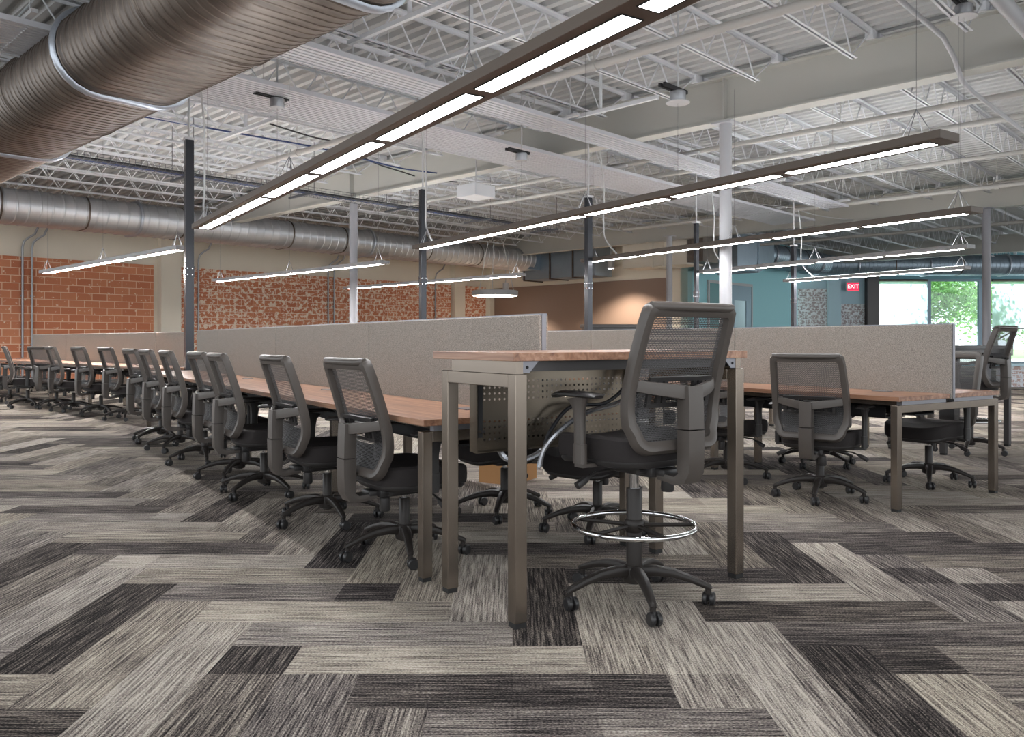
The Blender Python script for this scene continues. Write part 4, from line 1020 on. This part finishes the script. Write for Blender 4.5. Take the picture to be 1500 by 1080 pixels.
# teal wall door
d = thing('door_1', 'white framed glass door set in the teal wall', 'door', tuple(puv(25.56, 15.0)), TU); d['kind'] = 'structure'
W_, Hd = 3.24, 3.25
m = MB(); m.box2((0, -0.06, 0), (0.09, 0.0, Hd)); m.box2((W_-0.09, -0.06, 0), (W_, 0, Hd)); m.box2((0.09, -0.06, Hd-0.1), (W_-0.09, 0, Hd)); m.build('frame', M_white, d)
m = MB(); m.box2((0.09, -0.02, 0), (1.5, -0.01, Hd-0.1)); m.build('side_panel', simple('deep_teal', srgb(72, 138, 140), 0.4), d)
m = MB(); m.box2((1.5, -0.05, 0), (1.85, -0.01, Hd-0.1)); m.box2((2.75, -0.05, 0), (W_-0.09, -0.01, Hd-0.1)); m.box2((1.85, -0.05, 2.6), (2.75, -0.01, Hd-0.1)); m.build('leaf_frame', M_frame, d)
m = MB(); m.box2((1.85, -0.03, 0), (2.75, -0.02, 2.6)); m.build('leaf_glass', simple('door_glass_pale', srgb(190, 214, 222), 0.08), d)
# right-hand wall, facing the camera
YR = 36.0
def rwall(px0, px1, z0, z1, mat, dy=0.0, th=0.3, name='wall_right'):
    x0, x1 = (px0-CX)/F*YR, (px1-CX)/F*YR
    m = MB(); m.box2((0, 0, z0), (x1-x0, th, z1)); o = m.build(name, mat); o.location = (x0, YR+dy, 0); struct(o); return o
rwall(1140, 1284, 0, 5.0, M_bluegrey)
rwall(1168.5, 1210.5, 0, 3.4, M_brick3, -0.05, 0.05)
rwall(1230, 1266, 0, 2.72, M_brick3, -0.05, 0.05)
rwall(1211, 1229.5, 0, 4.3, M_bluegrey, -0.2, 0.2)
rwall(1284, 1720, 3.82, 5.0, M_tealdark)
rwall(1284, 1720, 0, 0.12, M_tealdark)
rwall(1266.5, 1283.5, 0, 4.2, M_steel_dark, -0.3, 0.3, 'trim_1')
def window(n, px0, px1, label, shade_to=None):
    x0, x1 = (px0-CX)/F*YR, (px1-CX)/F*YR; z0, z1 = 0.12, 3.82
    t = thing('window_%d' % n, label, 'window', (x0, YR, 0)); t['kind'] = 'structure'
    w_ = x1-x0; m = MB()
    m.box2((0, 0, z0), (0.09, 0.14, z1)); m.box2((w_-0.09, 0, z0), (w_, 0.14, z1)); m.box2((0.09, 0, z1-0.1), (w_-0.09, 0.14, z1)); m.box2((0.09, 0, z0), (w_-0.09, 0.14, z0+0.08))
    m.build('frame', M_frame, t)
    m = MB(); m.box2((0.09, 0.06, z0+0.08), (w_-0.09, 0.07, z1-0.1)); m.build('glass', M_glass, t)
    if shade_to is not None:
        s = thing('roller_shade', 'translucent roller shade drawn over the window, ' + shade_to[1], 'shade', (x0+0.1, YR-0.05, 0), 0, 'roller shades')
        m = MB(); m.box2((0, 0, shade_to[0]), (w_-0.2, 0.004, z1-0.05)); m.build('cloth', M_shade, s)
        m = MB(); m.box2((0, -0.015, shade_to[0]-0.05), (w_-0.2, 0.02, shade_to[0])); m.build('bottom_bar', M_steel_dark, s)
        m = MB(); m.cyl((0, 0.0, z1-0.06), (w_-0.2, 0.0, z1-0.06), 0.05, seg=12); m.build('roller', M_fix, s)
window(1, 1284, 1361, 'left window beside the dark corner post', (0.25, 'down to the sill at the left window'))
window(2, 1361, 1437, 'middle window showing a leafy tree outside')
window(3, 1449, 1610, 'right window cut by the photo edge', (1.68, 'half way down at the right window'))
rwall(1437, 1449, 0, 3.9, M_frame)
rwall(1610, 1720, 0, 3.9, M_bluegrey)
# exit sign
ex = thing('exit_sign', 'red lit EXIT sign on the blue-grey wall left of the windows', 'sign', ((1249-CX)/F*35.7, 35.7, H+(CY-420)/F*35.7))
m = MB(); m.box2((-0.28, -0.05, -0.2), (0.28, 0.05, 0.2), bev=0.01); m.build('case', M_white, ex)
m = MB(); m.box2((-0.25, -0.056, -0.17), (0.25, -0.05, 0.17)); m.build('face', emit('exit_red', srgb(255, 52, 84), 1.1), ex)
m = MB(); m.box2((-0.02, 0.0, 0.2), (0.02, 0.04, 0.5)); m.build('stem', M_white, ex)
m = MB(); m.box2((-0.05, 0.05, -0.08), (0.05, 0.1, 0.08)); m.build('mount', M_white, ex)
cu = bpy.data.curves.new('lettering', 'FONT'); cu.body = 'EXIT'; cu.align_x = 'CENTER'; cu.align_y = 'CENTER'; cu.size = 0.24; cu.extrude = 0.002
_tmp = bpy.data.objects.new('lettering_source', cu); COL.objects.link(_tmp); bpy.context.view_layer.update(); _me = bpy.data.meshes.new_from_object(_tmp.evaluated_get(bpy.context.evaluated_depsgraph_get())); bpy.data.objects.remove(_tmp); bpy.data.curves.remove(cu); _me.materials.clear()
to = bpy.data.objects.new('lettering', _me); COL.objects.link(to); to.parent = ex; to.location = (0, -0.059, 0); to.rotation_euler = (PI/2, 0, 0); to.data.materials.append(emit('exit_white', (1, 0.75, 0.75, 1), 1.6))
# low brick half wall and dark cabinet
hw_ = thing('brick_half_wall', 'low pale brick half wall below the right window, behind the far bar table', 'half wall', ((1470-CX)/F*19.5, 19.5, 0)); hw_['kind'] = 'structure'
m = MB(); m.box2((0, 0, 0), (4.5, 0.3, 0.49)); m.build('masonry', M_brick4, hw_)
m = MB(); m.box2((-0.03, -0.04, 0.49), (4.5, 0.34, 0.56), bev=0.006); m.build('cap', M_bluegrey, hw_)
kb = thing('dark_cabinet', 'low dark cabinet top showing over the second bench screens, by the brown wall', 'cabinet', ((894-CX)/F*19.0, 19.0, 0), 0.1)
m = MB(); m.box2((-0.62, -0.25, 0.08), (0.62, 0.25, 1.40)); m.build('carcass', M_dark_or_backlit, kb)
m = MB(); m.box2((-0.66, -0.28, 1.40), (0.66, 0.28, 1.48), bev=0.01); m.build('top', M_dark_or_backlit, kb)
m = MB(); m.box2((-0.6, -0.22, 0), (0.6, 0.22, 0.08)); m.build('plinth', M_dark, kb)

# ------------------------------------------------------------------ outdoors
o = MB().box2((-5, 36.4, -0.12), (70, 110, -0.02)).build('ground', M_lawn); struct(o)
o = MB().box2((-5, 36.5, -0.02), (70, 50, 0.0)).build('ground', M_asphalt); struct(o)
def tree(x, y, hgt, cr, n, mat, seed, label, group='trees outside the windows'):
    r = random.Random(seed); t = thing('leafy_tree', label, 'tree', (x, y, 0), 0, group)
    m = MB(); top = Vector((r.uniform(-0.3, 0.3), 0, hgt*0.75))
    m.tube([(0, 0, -0.1), (r.uniform(-.15, .15), 0, hgt*0.25), (r.uniform(-.2, .2), 0, hgt*0.5), tuple(top)], [0.14, 0.11, 0.07, 0.02], 8)
    tips = []
    for k in range(9):
        z0 = hgt*r.uniform(0.22, 0.6); a = r.uniform(0, 2*PI); L = cr*r.uniform(0.5, 0.95); e = Vector((L*math.cos(a), L*math.sin(a), z0+hgt*r.uniform(0.1, 0.32))); tips.append(e)
        m.tube([(0, 0, z0), (e.x*0.5, e.y*0.5, z0+(e.z-z0)*0.6), tuple(e)], [0.05, 0.03, 0.01], 5)
    m.build('trunk', M_bark, t)
    m = MB(); tips.append(top)
    vs = []; fs = []
    for i in range(n):
        c = r.choice(tips); p = c+Vector((r.gauss(0, cr*0.36), r.gauss(0, cr*0.36), r.gauss(0, hgt*0.12)))
        s = r.uniform(0.07, 0.16); d1 = Vector((r.uniform(-1, 1), r.uniform(-1, 1), r.uniform(-1, 1))).normalized(); d2_ = d1.orthogonal().normalized()
        q = len(vs); vs += [p-d1*s, p+d2_*s*0.5, p+d1*s, p-d2_*s*0.5]; fs.append((q, q+1, q+2, q+3))
    m.add(vs, fs); m.build('foliage', mat, t)
tree(20.2, 39.8, 5.2, 2.1, 6500, M_leaf, 3, 'young leafy tree filling the middle window')
tree(24.6, 41.5, 4.6, 2.1, 5000, M_leaf, 4, 'leafy green tree behind the right window')
tree(29.0, 42.5, 5.0, 2.2, 4000, M_leaf, 6, 'leafy tree past the right edge of the right window')
for i, (x, y) in enumerate(((15, 62), (21, 66), (27, 63), (33, 67), (39, 64))):
    tree(x, y, 8.5, 3.6, 2400, M_leaf2, 20+i, 'dark tree in the row beyond the pale paving outside', 'dark trees across the paving')
r = random.Random(9); m = MB()
for i in range(120):
    x = r.uniform(-0.9, 0.9); L = r.uniform(0.7, 2.0); m.tube([(x, r.uniform(-.2, .2), 0), (x+r.uniform(-.1, .2), 0, L*0.6), (x+r.uniform(-.1, .5), 0, L)], [0.012, 0.009, 0.003], 4)
o = m.build('ornamental_grass', M_reed); o.location = (16.7, 38.2, 0); tag(o, 'tall ornamental grass outside the left window', 'grass'); o['kind'] = 'stuff'
sun = bpy.data.lights.new('sun', 'SUN'); sun.energy = 7.0; sun.angle = 0.03; so = bpy.data.objects.new('sun', sun); COL.objects.link(so); so.rotation_euler = (math.radians(-58), 0, 0); so.location = (0, 60, 30)
